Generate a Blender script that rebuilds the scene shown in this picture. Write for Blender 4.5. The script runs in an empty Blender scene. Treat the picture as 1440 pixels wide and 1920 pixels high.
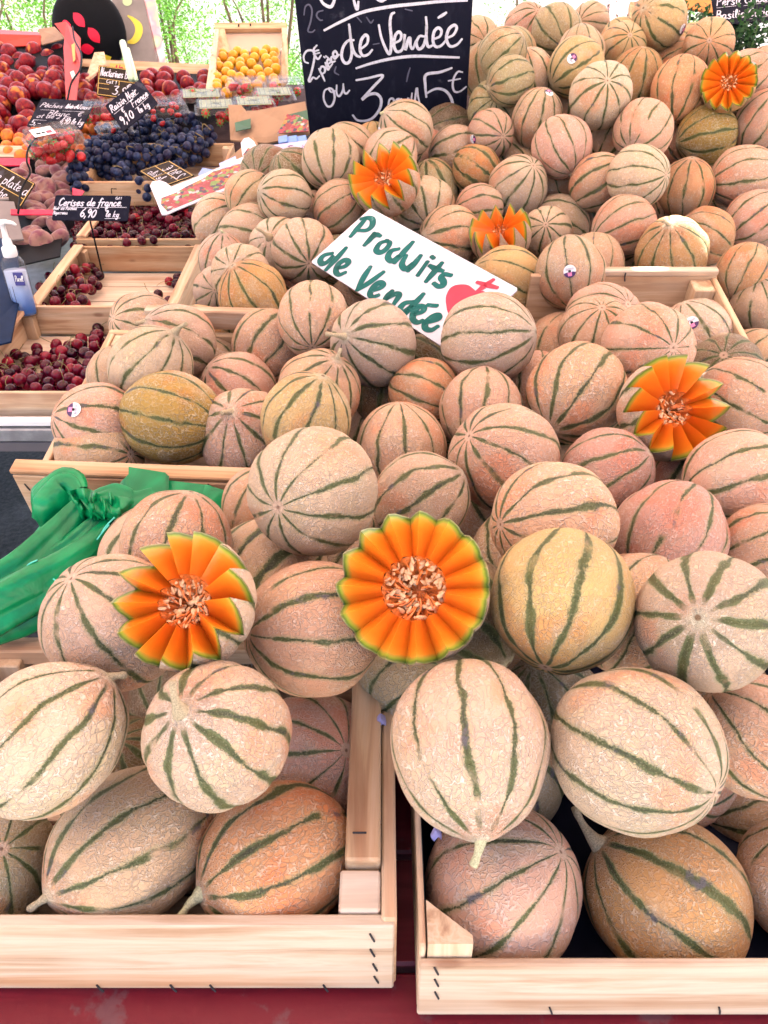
import bpy, math, random
import numpy as np
from mathutils import Vector, Matrix, noise as mnoise
SC = bpy.context.scene
C = SC.collection
R = math.radians
PI = math.pi
# ------------------------------------------------------------ camera, sky, sun, exposure
F = 1476.0; PITCH = R(35)
CAM = Vector((0, 0, 1.55))
cd = bpy.data.cameras.new('camera'); cam = bpy.data.objects.new('camera', cd); C.objects.link(cam)
cam.location = CAM; cam.rotation_euler = (R(90) - PITCH, 0, 0)
cd.sensor_fit = 'HORIZONTAL'; cd.sensor_width = 36; cd.lens = 36 * F / 1440
cd.clip_start = .02; cd.clip_end = 400
SC.camera = cam
cd.dof.use_dof = True; cd.dof.focus_distance = 1.05; cd.dof.aperture_fstop = 30
SUN_EL, SUN_AZ = R(58), R(38)      # azimuth from +Y towards +X
w = bpy.data.worlds.new('World'); SC.world = w; w.use_nodes = True
nt = w.node_tree; bg = nt.nodes['Background']
sky = nt.nodes.new('ShaderNodeTexSky'); sky.sky_type = 'NISHITA'; sky.sun_disc = False
sky.sun_elevation = SUN_EL; sky.sun_rotation = SUN_AZ; sky.air_density = 1.0; sky.dust_density = 4.0; sky.ozone_density = 1.0
nt.links.new(sky.outputs[0], bg.inputs[0]); bg.inputs[1].default_value = 0.09
sl = bpy.data.lights.new('sun', 'SUN'); sl.energy = 5.0; sl.angle = R(.6); sl.color = (1, .96, .92)
so = bpy.data.objects.new('sun', sl); C.objects.link(so)
sd = Vector((math.sin(SUN_AZ) * math.cos(SUN_EL), math.cos(SUN_AZ) * math.cos(SUN_EL), math.sin(SUN_EL)))
so.rotation_euler = sd.to_track_quat('Z', 'Y').to_euler()
so.location = sd * 20
SC.view_settings.view_transform = 'Standard'; SC.view_settings.look = 'None'
SC.view_settings.exposure = 2.84; SC.view_settings.gamma = 1
SC.cycles.max_bounces = 8; SC.cycles.diffuse_bounces = 2; SC.cycles.transparent_max_bounces = 12
SC.cycles.sample_clamp_indirect = 8
SC.cycles.caustics_reflective = False; SC.cycles.caustics_refractive = False

RT = Vector((1, 0, 0)); UP = Vector((0, math.sin(PITCH), math.cos(PITCH))); FW = Vector((0, math.cos(PITCH), -math.sin(PITCH)))
def ray(x, y): return FW + RT * ((x - 720) / F) - UP * ((y - 960) / F)
def at(x, y, zd): return CAM + ray(x, y) * zd
def on_plane(x, y, P, N):
    d = ray(x, y); return CAM + d * ((P - CAM).dot(N) / d.dot(N))

# ------------------------------------------------------------ objects
def props(o, label=None, cat=None, group=None, kind=None):
    if label: o['label'] = label
    if cat: o['category'] = cat
    if group: o['group'] = group
    if kind: o['kind'] = kind
    return o
def thing(name, label, cat, loc=(0, 0, 0), rot=None, group=None):
    o = bpy.data.objects.new(name, None); C.objects.link(o); o.location = loc; o.empty_display_size = .02
    if rot is not None: o.rotation_euler = rot
    return props(o, label, cat, group)
def mesh(name, vs, fs, mats, smooth=True, mi=None, attr=None):
    me = bpy.data.meshes.new(name)
    me.from_pydata([tuple(v) for v in vs], [], [tuple(f) for f in fs])
    for m_ in (mats if isinstance(mats, (list, tuple)) else [mats]): me.materials.append(m_)
    if mi: me.polygons.foreach_set('material_index', mi)
    me.polygons.foreach_set('use_smooth', [bool(smooth)] * len(me.polygons))
    if attr:
        for k, v in attr.items():
            a = me.attributes.new(k, 'FLOAT', 'POINT'); a.data.foreach_set('value', v)
    me.update(); return me
def link(name, me, parent=None, loc=None):
    o = bpy.data.objects.new(name, me); C.objects.link(o)
    if parent: o.parent = parent
    if loc is not None: o.location = loc
    return o
def part(name, vs, fs, mat, parent, smooth=False, **k):
    """vs in the parent's local frame"""
    return link(name, mesh(name, vs, fs, mat, smooth, **k), parent)
def wpart(name, vs, fs, mat, parent, smooth=False, **k):
    """vs in world coordinates; the parent is an unrotated Empty"""
    L = parent.location
    return part(name, [Vector(v) - L for v in vs], fs, mat, parent, smooth, **k)
def solo(name, vs, fs, mat, label, cat, group=None, kind=None, smooth=False, **k):
    vs = [Vector(v) for v in vs]; c = sum(vs, Vector()) / len(vs); c.z = min(v.z for v in vs)
    o = link(name, mesh(name, [v - c for v in vs], fs, mat, smooth, **k), None, c)
    return props(o, label, cat, group, kind)

# ------------------------------------------------------------ shape helpers: each returns (verts, faces)
def box(x0, x1, y0, y1, z0, z1, b=.0015):
    bx, by, bz = min(b, (x1 - x0) * .3), min(b, (y1 - y0) * .3), min(b, (z1 - z0) * .3)
    vs = []; 
    for sx, X, dx in ((0, x0, bx), (1, x1, -bx)):
        for sy, Y, dy in ((0, y0, by), (1, y1, -by)):
            for sz, Z, dz in ((0, z0, bz), (1, z1, -bz)):
                vs += [(X, Y + dy, Z + dz), (X + dx, Y, Z + dz), (X + dx, Y + dy, Z)]
    i = lambda sx, sy, sz, k: (sx * 4 + sy * 2 + sz) * 3 + k
    fs = [(i(0,0,0,0), i(0,0,1,0), i(0,1,1,0), i(0,1,0,0)), (i(1,0,0,0), i(1,1,0,0), i(1,1,1,0), i(1,0,1,0)),
          (i(0,0,0,1), i(1,0,0,1), i(1,0,1,1), i(0,0,1,1)), (i(0,1,0,1), i(0,1,1,1), i(1,1,1,1), i(1,1,0,1)),
          (i(0,0,0,2), i(0,1,0,2), i(1,1,0,2), i(1,0,0,2)), (i(0,0,1,2), i(1,0,1,2), i(1,1,1,2), i(0,1,1,2))]
    for a in (0, 1):
        for c in (0, 1):
            fs.append((i(a,c,0,0), i(a,c,1,0), i(a,c,1,1), i(a,c,0,1)))
            fs.append((i(a,0,c,0), i(a,1,c,0), i(a,1,c,2), i(a,0,c,2)))
            fs.append((i(0,a,c,1), i(1,a,c,1), i(1,a,c,2), i(0,a,c,2)))
            for d in (0, 1): fs.append((i(a,c,d,0), i(a,c,d,1), i(a,c,d,2)))
    return vs, fs
def join(*sh):
    V_, F_ = [], []
    for vs, fs in sh:
        n = len(V_); V_ += list(vs); F_ += [tuple(i + n for i in f) for f in fs]
    return V_, F_
def xf(sh, M): return [M @ Vector(v) for v in sh[0]], sh[1]
def tube(pts, rad, n=8, cap=True):
    pts = [Vector(p) for p in pts]; vs = []; fs = []
    rad = rad if isinstance(rad, (list, tuple)) else [rad] * len(pts)
    ref = None
    for i, p in enumerate(pts):
        t = (pts[min(i + 1, len(pts) - 1)] - pts[max(i - 1, 0)]).normalized()
        if ref is None: ref = t.orthogonal().normalized()
        ref = (ref - t * ref.dot(t)).normalized(); b = t.cross(ref)
        for k in range(n):
            a = 2 * PI * k / n; vs.append(p + (ref * math.cos(a) + b * math.sin(a)) * rad[i])
    for i in range(len(pts) - 1):
        for k in range(n):
            k2 = (k + 1) % n; fs.append((i * n + k, i * n + k2, (i + 1) * n + k2, (i + 1) * n + k))
    if cap: fs.append(tuple(range(n))[::-1]); fs.append(tuple((len(pts) - 1) * n + k for k in range(n)))
    return vs, fs
def smooth_line(pts, step=5):
    if len(pts) < 3: return [Vector(p) for p in pts]
    P_ = [Vector(p) for p in pts]; P_ = [P_[0] * 2 - P_[1]] + P_ + [P_[-1] * 2 - P_[-2]]; out = []
    for i in range(1, len(P_) - 2):
        a, b, c, d = P_[i - 1:i + 3]
        for k in range(step):
            t = k / step
            out.append(.5 * (2 * b + (c - a) * t + (2 * a - 5 * b + 4 * c - d) * t * t + (3 * b - a - 3 * c + d) * t ** 3))
    out.append(P_[-2]); return out
def sphere(nu, nv, fn):
    """fn(az, theta) -> point, theta 0 at +z"""
    vs = [fn(0, 0)]
    for j in range(1, nv):
        for i in range(nu): vs.append(fn(2 * PI * i / nu, PI * j / nv))
    vs.append(fn(0, PI)); fs = []
    for i in range(nu): fs.append((0, 1 + i, 1 + (i + 1) % nu))
    for j in range(nv - 2):
        a = 1 + j * nu
        for i in range(nu):
            k = (i + 1) % nu; fs.append((a + i, a + nu + i, a + nu + k, a + k))
    a = 1 + (nv - 2) * nu; e = len(vs) - 1
    for i in range(nu): fs.append((e, a + (i + 1) % nu, a + i))
    return vs, fs
def grid(rows, wrap=False):
    n = len(rows[0]); vs = [v for r_ in rows for v in r_]; fs = []
    for j in range(len(rows) - 1):
        for i in range(n if wrap else n - 1):
            k = (i + 1) % n; fs.append((j * n + i, j * n + k, (j + 1) * n + k, (j + 1) * n + i))
    return vs, fs
def ribbon(pts, wd, N, taper=False):
    """flat painted stroke along pts (3D), width wd, lying in the plane of normal N, round ended"""
    pts = [Vector(p) for p in pts]; vs = []; fs = []
    N = N.normalized(); n = len(pts)
    if n < 2: return vs, fs
    t0 = (pts[1] - pts[0]).normalized(); t1 = (pts[-1] - pts[-2]).normalized()
    seq = [(pts[0] - t0 * wd * .42, t0, .35), (pts[0] - t0 * wd * .22, t0, .8)]
    for i, p in enumerate(pts):
        t = (pts[min(i + 1, n - 1)] - pts[max(i - 1, 0)]).normalized()
        seq.append((p, t, 1 if not taper else .75 + .35 * math.sin(PI * i / (n - 1))))
    seq += [(pts[-1] + t1 * wd * .22, t1, .8), (pts[-1] + t1 * wd * .42, t1, .35)]
    for p, t, s in seq:
        b = N.cross(t).normalized() * wd * .5 * s; vs += [p - b, p + b]
    for i in range(len(seq) - 1): fs.append((2 * i, 2 * i + 1, 2 * i + 3, 2 * i + 2))
    return vs, fs
def copy_tree(o, loc=None, parent=None):
    c = o.copy(); C.objects.link(c); c.parent = parent
    if loc is not None: c.location = loc
    for ch in list(o.children): copy_tree(ch, None, c)
    return c

# ------------------------------------------------------------ node materials
class NT:
    def __init__(s, name):
        s.m = bpy.data.materials.new(name); s.m.use_nodes = True; s.t = s.m.node_tree
        s.b = s.t.nodes['Principled BSDF']; s.out = s.t.nodes['Material Output']
    def n(s, ty, **k):
        nd = s.t.nodes.new('ShaderNode' + ty)
        for a, v in k.items(): setattr(nd, a, v)
        return nd
    def set(s, sock, v):
        if hasattr(v, 'is_output') or isinstance(v, bpy.types.NodeSocket): s.t.links.new(v, sock)
        elif isinstance(v, (tuple, list)) and sock.type == 'RGBA' and len(v) == 3: sock.default_value = (*v, 1)
        else: sock.default_value = v
    def math(s, op, a, b=None, c=None, clamp=False):
        nd = s.n('Math', operation=op, use_clamp=clamp); s.set(nd.inputs[0], a)
        if b is not None: s.set(nd.inputs[1], b)
        if c is not None: s.set(nd.inputs[2], c)
        return nd.outputs[0]
    def vmath(s, op, a, b=None, sc=None):
        nd = s.n('VectorMath', operation=op); s.set(nd.inputs[0], a)
        if b is not None: s.set(nd.inputs[1], b)
        if sc is not None: s.set(nd.inputs['Scale'], sc)
        return nd.outputs[0]
    def step(s, v, lo, hi, a=0., b=1.):
        nd = s.n('MapRange', interpolation_type='SMOOTHSTEP'); s.set(nd.inputs[0], v)
        for i, x in enumerate((lo, hi, a, b)): s.set(nd.inputs[1 + i], x)
        return nd.outputs[0]
    def mix(s, f, a, b, mode='MIX'):
        nd = s.n('Mix', data_type='RGBA', blend_type=mode); s.set(nd.inputs[0], f); s.set(nd.inputs[6], a); s.set(nd.inputs[7], b)
        return nd.outputs[2]
    def noise(s, vec, sc, det=2, rough=.5, dist=0., out=0):
        nd = s.n('TexNoise'); s.set(nd.inputs['Vector'], vec)
        nd.inputs['Scale'].default_value = sc; nd.inputs['Detail'].default_value = det; nd.inputs['Roughness'].default_value = rough; nd.inputs['Distortion'].default_value = dist
        return nd.outputs[out]
    def vor(s, vec, sc, feat='F1', out=0, rnd=1.):
        nd = s.n('TexVoronoi', feature=feat); s.set(nd.inputs['Vector'], vec); nd.inputs['Scale'].default_value = sc; nd.inputs['Randomness'].default_value = rnd
        return nd.outputs[out]
    def ramp(s, f, stops):
        nd = s.n('ValToRGB'); cr = nd.color_ramp
        while len(cr.elements) < len(stops): cr.elements.new(.5)
        for e, (p, c) in zip(cr.elements, stops): e.position = p; e.color = (*c, 1) if len(c) == 3 else c
        s.set(nd.inputs[0], f); return nd.outputs[0]
    def coord(s, scale=None):
        o = s.n('TexCoord').outputs['Object']
        return o if scale is None else s.vmath('MULTIPLY', o, scale)
    def bump(s, h, st=.3, dist=.002):
        nd = s.n('Bump'); s.set(nd.inputs['Height'], h); nd.inputs['Strength'].default_value = st; nd.inputs['Distance'].default_value = dist
        s.set(s.b.inputs['Normal'], nd.outputs[0]); return nd
    def fin(s, col=None, rough=.5, spec=None, **k):
        if col is not None: s.set(s.b.inputs['Base Color'], col)
        s.set(s.b.inputs['Roughness'], rough)
        if spec is not None: s.b.inputs['Specular IOR Level'].default_value = spec
        for a, v in k.items(): s.set(s.b.inputs[a.replace('_', ' ')], v)
        return s.m
def plain(name, col, rough=.5, var=.12, sc=6., spec=.4, bump=0., **k):
    if max(col) < .06: spec = .05; rough = max(rough, .5)
    t = NT(name); n_ = t.noise(t.coord(), sc, 4, .6)
    f = t.step(n_, .3, .7, 1 - var, 1 + var)
    c = t.vmath('SCALE', tuple(col), sc=f)
    if bump: t.bump(t.noise(t.coord(), sc * 6, 4, .6), bump, .002)
    return t.fin(c, rough, spec, **k)
def wood(name, axis, base=(.60, .38, .22), dark=(.38, .19, .10), light=(.70, .50, .33)):
    t = NT(name)
    rnd = t.n('ObjectInfo').outputs['Random']
    off = t.n('CombineXYZ'); 
    for i in range(3): t.set(off.inputs[i], t.math('MULTIPLY', rnd, 3.7 + 2.1 * i))
    sc = [26., 26., 26.]; sc[axis] = 1.6
    v = t.vmath('ADD', t.coord(), off.outputs[0])
    vv = t.vmath('MULTIPLY', v, tuple(sc))
    g = t.noise(vv, 1.6, 6, .62, .6)
    sc2 = [120., 120., 120.]; sc2[axis] = 5.
    g2 = t.noise(t.vmath('MULTIPLY', v, tuple(sc2)), 1.2, 3, .6)
    big = t.noise(v, 9, 2)
    c = t.ramp(t.step(g, .3, .72), [(0, dark), (.42, base), (.75, light), (1, base)])
    c = t.mix(t.step(g2, .45, .75, 0, .4), c, t.vmath('SCALE', c, sc=.72))
    c = t.mix(t.step(big, .4, .7, 0, .45), c, light)
    st_ = t.noise(t.vmath('MULTIPLY', v, tuple(9. if i != axis else .9 for i in range(3))), 2., 3, .55)
    c = t.mix(t.step(st_, .5, .66, 0, .5), c, (.62, .30, .15))
    hue = t.n('HueSaturation'); t.set(hue.inputs['Color'], c); t.set(hue.inputs['Value'], t.math('MULTIPLY_ADD', rnd, .25, .87)); t.set(hue.inputs['Saturation'], t.math('MULTIPLY_ADD', rnd, -.2, 1.1))
    kn = t.vor(t.vmath('MULTIPLY', v, tuple(1. if i != axis else .45 for i in range(3))), 11.)
    c = t.mix(t.step(kn, .03, .09, .75, 0), hue.outputs[0], (.24, .11, .06))
    t.bump(t.math('ADD', g, g2), .35, .0012)
    return t.fin(c, .62, .35)
WX, WY, WZ = wood('wood_x', 0), wood('wood_y', 1), wood('wood_z', 2)
WXP = wood('wood_pale_x', 0, (.60, .43, .31), (.44, .26, .16), (.68, .55, .43))
M_STAPLE = plain('staple_steel', (.05, .045, .05), .4)
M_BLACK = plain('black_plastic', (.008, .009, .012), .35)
M_LINER = plain('dark_liner', (.012, .014, .03), .5, .3)
M_RED = None
def red_paint():
    t = NT('red_paint'); v = t.coord()
    n_ = t.noise(v, 14, 5, .65); s_ = t.noise(t.vmath('MULTIPLY', v, (2., 30., 30.)), 1.5, 4, .6)
    c = t.mix(t.step(s_, .45, .7, 0, .55), (.17, .004, .016), (.30, .022, .04))
    c = t.mix(t.step(n_, .56, .64), c, (.16, .05, .06))
    t.bump(n_, .4, .002); return t.fin(c, .45)
M_RED = red_paint()
MELONS = [
 ((-0.2738, 0.4195, 1.0308), 0.0591, (0.6944, 0.4822, 0.5341), 's', 'C', 0.8, 1.1, None, 'large cream melon with purplish scar and stub stem at the left edge, front left crate'),
 ((-0.1322, 0.4109, 1.0466), 0.0576, (-0.2798, -0.3675, 0.887), 's', 'C', 1.5, 1.0, None, 'cream melon with wide broken green bands and its stem pointing at you, front left crate'),
 ((-0.2277, 0.4129, 0.8931), 0.0664, (-0.6503, -0.7268, 0.2211), 's', 'B', 1.1, 1.13, None, 'lemon shaped pale melon with long stem at lower left, middle bottom row, front left crate'),
 ((-0.0969, 0.4051, 0.882), 0.0659, (-0.799, -0.5647, 0.2066), 's', 'O', 1.2, 1.1, None, 'orange netted melon with dark grey smear along one band, front left crate'),
 ((-0.361, 0.4009, 0.876), 0.0609, (0.539, -0.2157, 0.8142), 'B', 'G', 0.9, 1.0, None, 'small melon showing its star shaped blossom end, bottom left corner of the left crate'),
 ((-0.0762, 0.5278, 0.8603), 0.0713, (0.5574, -0.3797, 0.7383), 'B', 'P', 0.7, 1.0, None, 'shaded pink melon wedged against the thick wooden rail of the left crate'),
 ((-0.266, 0.5086, 0.8461), 0.0707, (-0.0031, 0.0276, 0.9996), 'B', 'D', 1.2, 1.0, None, 'dark brown melon hidden in shade between the two cream melons with stems'),
 ((-0.2234, 0.6324, 0.8207), 0.0786, (-0.2684, -0.7613, 0.5902), 'B', 'D', 1.0, 1.0, None, 'bluish shaded melon sliver left of the wide banded melon with stem'),
 ((0.0677, 0.4062, 1.0408), 0.0635, (0.0562, -0.9573, -0.2835), 's', 'C', 1.0, 1.06, None, 'big cream melon hanging its short stem straight down onto the pink melon below'),
 ((0.1969, 0.3979, 1.0448), 0.0642, (0.6654, -0.7251, 0.1776), 'B', 'C', 1.0, 1.02, None, 'big pink and cream melon with two bold dark bands sloping right, upper right crate row'),
 ((0.108, 0.3901, 0.8605), 0.0698, (0.6546, 0.0299, 0.7554), 'B', 'P', 0.7, 1.02, None, 'smooth pinkish melon with creamy blotches behind the cut corner block of the right crate'),
 ((0.2585, 0.3883, 0.8493), 0.0722, (-0.7984, 0.4522, 0.3976), 's', 'A', 1.2, 1.02, None, 'yellow orange melon with curled stem at upper left, front of the right crate'),
 ((0.3327, 0.4602, 0.9841), 0.0547, (-0.7147, 0.4901, 0.4991), 'B', 'P', 0.8, 1.0, None, 'pinkish brown melon behind the two big ones, cut by the right edge'),
 ((0.291, 0.5129, 0.8847), 0.0689, (-0.0079, -0.9768, 0.2139), 'B', 'P', 0.7, 1.0, None, 'pink melon sliver showing behind the big two banded melon'),
 ((0.3829, 0.3967, 0.8613), 0.0576, (-0.1809, 0.3409, 0.9225), 'B', 'P', 0.7, 1.0, None, 'pink melon barely entering the picture at the right edge of the front right crate'),
 ((0.1185, 0.5197, 0.8513), 0.071, (-0.0295, -0.2525, 0.9671), 'B', 'G', 1.1, 1.0, None, 'pale green melon glimpsed in the gap between the two biggest front melons'),
 ((0.2691, 0.4855, 1.0988), 0.0583, (-0.464, -0.6186, 0.6341), 'S', 'C', 1.4, 1.0, None, 'round pale melon with broad broken bands radiating from a grey stem scar facing forward'),
 ((0.1557, 0.5181, 1.0936), 0.0623, (-0.324, -0.8201, -0.4715), 'B', 'Y', 1.3, 1.02, None, 'cream and yellow melon with thick olive bands meeting at its bottom, right of centre'),
 ((-0.0656, 0.547, 1.0334), 0.0646, (-0.892, -0.3727, 0.2559), 'B', 'P', 1.1, 1.02, None, 'pink netted melon with long level bands beneath the central cut melon'),
 ((-0.2479, 0.535, 1.0508), 0.0638, (-0.4097, -0.0773, 0.9089), 'B', 'B', 1.0, 1.0, None, 'large pale melon with faint purple speckles under the left flower cut melon'),
 ((-0.0705, 0.657, 1.1141), 0.0657, (-0.4367, -0.8479, 0.3005), 'B', 'C', 0.9, 1.0, None, 'big cream melon with a dozen thin dark bands radiating from its pale blossom scar'),
 ((0.0432, 0.7549, 1.0387), 0.0562, (-0.808, -0.0575, -0.5863), 'h', 'B', 1.3, 1.0, None, 'greyish netted melon with two slanting green bands just above the central cut melon'),
 ((0.0226, 0.9018, 1.0235), 0.0592, (0.0424, -0.28, -0.9591), 'h', 'P', 0.9, 1.0, None, 'heavily netted pink melon with thin upright bands behind the big radiating melon'),
 ((-0.2119, 0.6375, 1.0625), 0.057, (-0.3033, -0.4338, -0.8484), 'h', 'P', 1.0, 1.0, None, 'pink netted melon right of the green bags, behind the left flower cut melon'),
 ((-0.2606, 0.7077, 0.9868), 0.0649, (-0.3817, -0.4573, -0.8032), 'h', 'B', 0.8, 1.0, None, 'melon sliver tucked beside the green bags'),
 ((-0.1237, 0.6664, 1.0019), 0.0627, (0.6371, 0.7003, 0.322), 'h', 'B', 1.8, 1.0, None, 'pale melon with one broad blue grey band right of the left flower cut melon'),
 ((-0.1452, 0.7619, 1.0271), 0.0449, (-0.5043, -0.3424, -0.7927), 'h', 'P', 1.2, 1.0, None, 'small pink melon sliver right of the folded green bags'),
 ((0.1449, 0.8161, 1.0587), 0.0663, (-0.7123, -0.3075, 0.631), 'B', 'P', 0.9, 1.0, None, 'peach pink melon with thin bands radiating from a pale star at its upper left'),
 ((0.1682, 0.6359, 1.093), 0.0594, (-0.8915, -0.3912, 0.2286), 'B', 'P', 1.0, 1.08, None, 'pink melon lying on its side with brown blossom star at its left end'),
 ((0.2676, 0.8005, 1.0457), 0.0557, (-0.7711, 0.1689, -0.614), 'h', 'V', 0.9, 1.0, None, 'mauve pink melon with three curved bands below the star cut melon on the right'),
 ((0.302, 0.6688, 1.0471), 0.0606, (0.5046, 0.5774, 0.6419), 'h', 'V', 0.9, 1.02, None, 'rosy heavily netted melon with upright bands above the round stem scar melon'),
 ((0.4054, 0.7608, 1.0606), 0.0594, (0.9439, 0.0249, 0.3294), 'h', 'P', 1.1, 1.02, None, 'pink orange melon with level dark bands at the right edge below the star cut melon'),
 ((0.5073, 1.0028, 1.0395), 0.0619, (-0.6354, 0.7371, 0.23), 'h', 'P', 1.2, 1.0, None, 'salmon melon with two dark bands right of the star cut melon'),
 ((0.2615, 0.9653, 1.0698), 0.0686, (-0.5852, -0.708, -0.3955), 'S', 'P', 1.1, 1.0, None, 'beige pink melon with bold bands and pale stem scar at lower left by star cut'),
 ((0.368, 1.031, 1.1055), 0.0641, (0.2176, -0.8828, 0.4164), 'B', 'P', 0.7, 1.0, None, 'pale pink melon with faint bands directly above the star cut melon'),
 ((0.519, 1.2397, 1.0372), 0.0603, (0.4666, -0.2632, -0.8444), 'h', 'C', 0.8, 1.05, (-0.4444, -0.6323, 0.6346), 'pale melon wearing a round sticker inside the corner of the far right crate'),
 ((0.3577, 1.2387, 1.0627), 0.0649, (0.4171, -0.5752, 0.7036), 'B', 'P', 0.8, 1.0, None, 'orange tinted melon with blossom star at upper right, in front of the far crate board'),
 ((0.3231, 1.1352, 1.0822), 0.0585, (-0.0837, -0.3874, 0.9181), 'B', 'P', 0.8, 1.0, None, 'striped melon with bands rising to its top, in front of the orange tinted one'),
 ((0.3127, 1.3117, 0.9809), 0.0665, (0.3962, 0.508, 0.7648), 'h', 'P', 0.8, 1.0, None, 'small shaded melon right of the melon holding down the white sign'),
 ((0.5242, 1.1184, 1.0289), 0.0597, (-0.3789, -0.5518, 0.7429), 'B', 'D', 1.0, 1.0, None, 'small netted melon in shade against the slanting crate side'),
 ((0.416, 0.8617, 0.9933), 0.0678, (-0.3283, -0.134, -0.935), 'h', 'V', 1.0, 1.0, None, 'deep shaded rosy melon under the star cut melon'),
 ((0.4007, 0.6622, 1.0439), 0.0444, (-0.6887, 0.23, -0.6876), 'h', 'P', 1.0, 1.0, None, 'pink melon sliver at the right edge beside the rosy netted melon'),
 ((0.2443, 0.5687, 1.0275), 0.0612, (0.5196, 0.6411, 0.5648), 'h', 'B', 0.8, 1.0, None, 'netted melon sliver between the yellow banded melon and the stem scar melon'),
 ((0.0766, 0.5756, 1.0215), 0.0616, (-0.6502, 0.6964, 0.3039), 'h', 'D', 1.8, 1.0, None, 'dark olive melon in shade under the right side of the central cut melon'),
 ((0.1593, 0.6918, 0.9905), 0.0652, (-0.3344, 0.7986, 0.5004), 'h', 'B', 1.0, 1.0, None, 'melon sliver right of the central cut melon'),
 ((0.1489, 1.0653, 1.1069), 0.0664, (0.8667, -0.3969, 0.3021), 'S', 'C', 0.9, 1.02, None, 'cream melon with level dark bands pinning down the right end of the white sign'),
 ((0.132, 0.9561, 1.0488), 0.0566, (0.1103, 0.6533, 0.749), 'h', 'P', 1.0, 1.0, None, 'pink melon right beneath the melon that pins the white sign'),
 ((0.2292, 1.0808, 1.0164), 0.0599, (0.0972, 0.6337, 0.7675), 'h', 'P', 1.0, 1.0, None, 'reddish shaded melon behind the bold banded beige pink one'),
 ((0.0592, 1.0263, 1.0378), 0.0523, (-0.886, 0.4203, 0.1959), 'h', 'O', 1.0, 1.0, None, 'orange red blushed melon with a level band below the white sign'),
 ((0.0152, 1.1167, 0.9872), 0.0656, (0.2194, 0.6398, 0.7365), 'h', 'D', 1.6, 1.0, None, 'dark green striped melon deep in the gap left of the orange red blushed one'),
 ((0.072, 1.2224, 0.9793), 0.0652, (-0.6562, 0.5486, 0.5181), 'h', 'D', 1.4, 1.0, None, 'dark melon in shade under the lower tip of the white sign'),
 ((-0.1009, 0.8977, 1.0656), 0.0597, (0.3825, 0.1178, 0.9164), 'S', 'Y', 1.2, 1.02, None, 'warm yellow melon with broad olive bands near the middle of the heap'),
 ((-0.093, 1.0119, 1.0492), 0.0597, (0.4491, -0.2008, 0.8706), 's', 'P', 1.0, 1.0, None, 'pinkish melon with thin curved stem behind the warm yellow one'),
 ((-0.222, 1.0853, 1.0146), 0.0583, (-0.6664, -0.1985, 0.7187), 'S', 'P', 1.1, 1.02, None, 'pinkish netted melon with two diagonal bands right of the yellow green one'),
 ((-0.185, 1.1939, 1.0398), 0.0612, (0.545, 0.6008, 0.5848), 'h', 'P', 1.3, 1.0, None, 'shaded melon with four dark blue green bands left of the one with the dark star'),
 ((-0.1076, 1.1534, 1.1005), 0.057, (0.0215, -0.9344, -0.3556), 'B', 'P', 0.9, 1.05, None, 'pale pink melon with dark star of bands at its bottom, left below the white sign'),
 ((-0.0156, 1.0836, 1.0911), 0.0632, (-0.5692, -0.686, 0.4532), 's', 'C', 1.2, 1.0, None, 'round cream melon with its stem facing left just below the white sign'),
 ((-0.2899, 0.9545, 1.039), 0.0655, (0.9765, -0.1898, -0.1023), 's', 'K', 1.1, 1.03, None, 'large olive and golden melon with level bands in the far left melon crate'),
 ((-0.3988, 0.9704, 1.018), 0.0595, (0.807, 0.376, -0.4554), 'h', 'P', 1.0, 1.02, (-0.1861, -0.6427, 0.7432), 'pink melon with a round sticker at the left corner of its crate'),
 ((-0.3972, 0.9489, 0.9874), 0.0596, (0.8599, -0.4588, 0.2239), 'B', 'B', 1.2, 1.05, None, 'melon with dark blue bands meeting at its right end, against the left crate front board'),
 ((-0.1926, 0.9533, 1.0111), 0.0653, (-0.1008, -0.5449, 0.8324), 's', 'P', 1.0, 1.0, None, 'pink melon with a knobby stem just behind the left melon crate front board'),
 ((-0.3375, 1.0534, 1.0669), 0.0595, (0.6162, 0.1323, 0.7764), 's', 'C', 1.0, 1.05, None, 'pale melon with upright bands and a small brown stem above the olive golden one'),
 ((-0.3189, 1.1566, 1.0646), 0.0565, (-0.6427, -0.3615, 0.6754), 's', 'B', 1.2, 1.02, None, 'beige melon with its stem turned left at the top of the far left melon crate'),
 ((-0.4096, 1.1096, 1.0258), 0.046, (-0.174, 0.5908, 0.7878), 'h', 'B', 0.9, 1.0, None, 'small cream melon overhanging the cherry crate'),
 ((-0.3212, 1.3248, 0.9908), 0.0657, (-0.6903, 0.3658, 0.6242), 'h', 'Y', 1.3, 1.0, None, 'greenish yellow melon in a gap by the white crate edge'),
 ((-0.2871, 1.2118, 0.9802), 0.0646, (-0.5739, 0.4575, 0.6792), 'h', 'B', 1.0, 1.0, None, 'little shaded melon behind the diagonal banded pinkish one'),
 ((-0.2198, 1.2929, 1.0873), 0.0574, (-0.4355, -0.1519, 0.8873), 'S', 'A', 0.9, 1.03, None, 'melon with a pink orange blush and thin bands left of the white sign'),
 ((-0.2541, 1.3885, 1.0929), 0.0531, (-0.1479, -0.86, 0.4883), 'S', 'C', 0.9, 1.0, None, 'pale netted melon with brown stem scar behind the pink orange blushed one'),
 ((-0.3073, 1.4374, 1.0445), 0.0478, (0.0351, -0.9166, 0.3982), 'B', 'C', 1.1, 1.0, None, 'small melon with blossom star beside the cherry crate rail'),
 ((-0.3107, 1.5196, 1.0779), 0.0467, (0.1503, -0.0709, 0.9861), 's', 'B', 0.8, 1.1, None, 'narrow melon with a stem on top against the cherry crate rail'),
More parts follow.
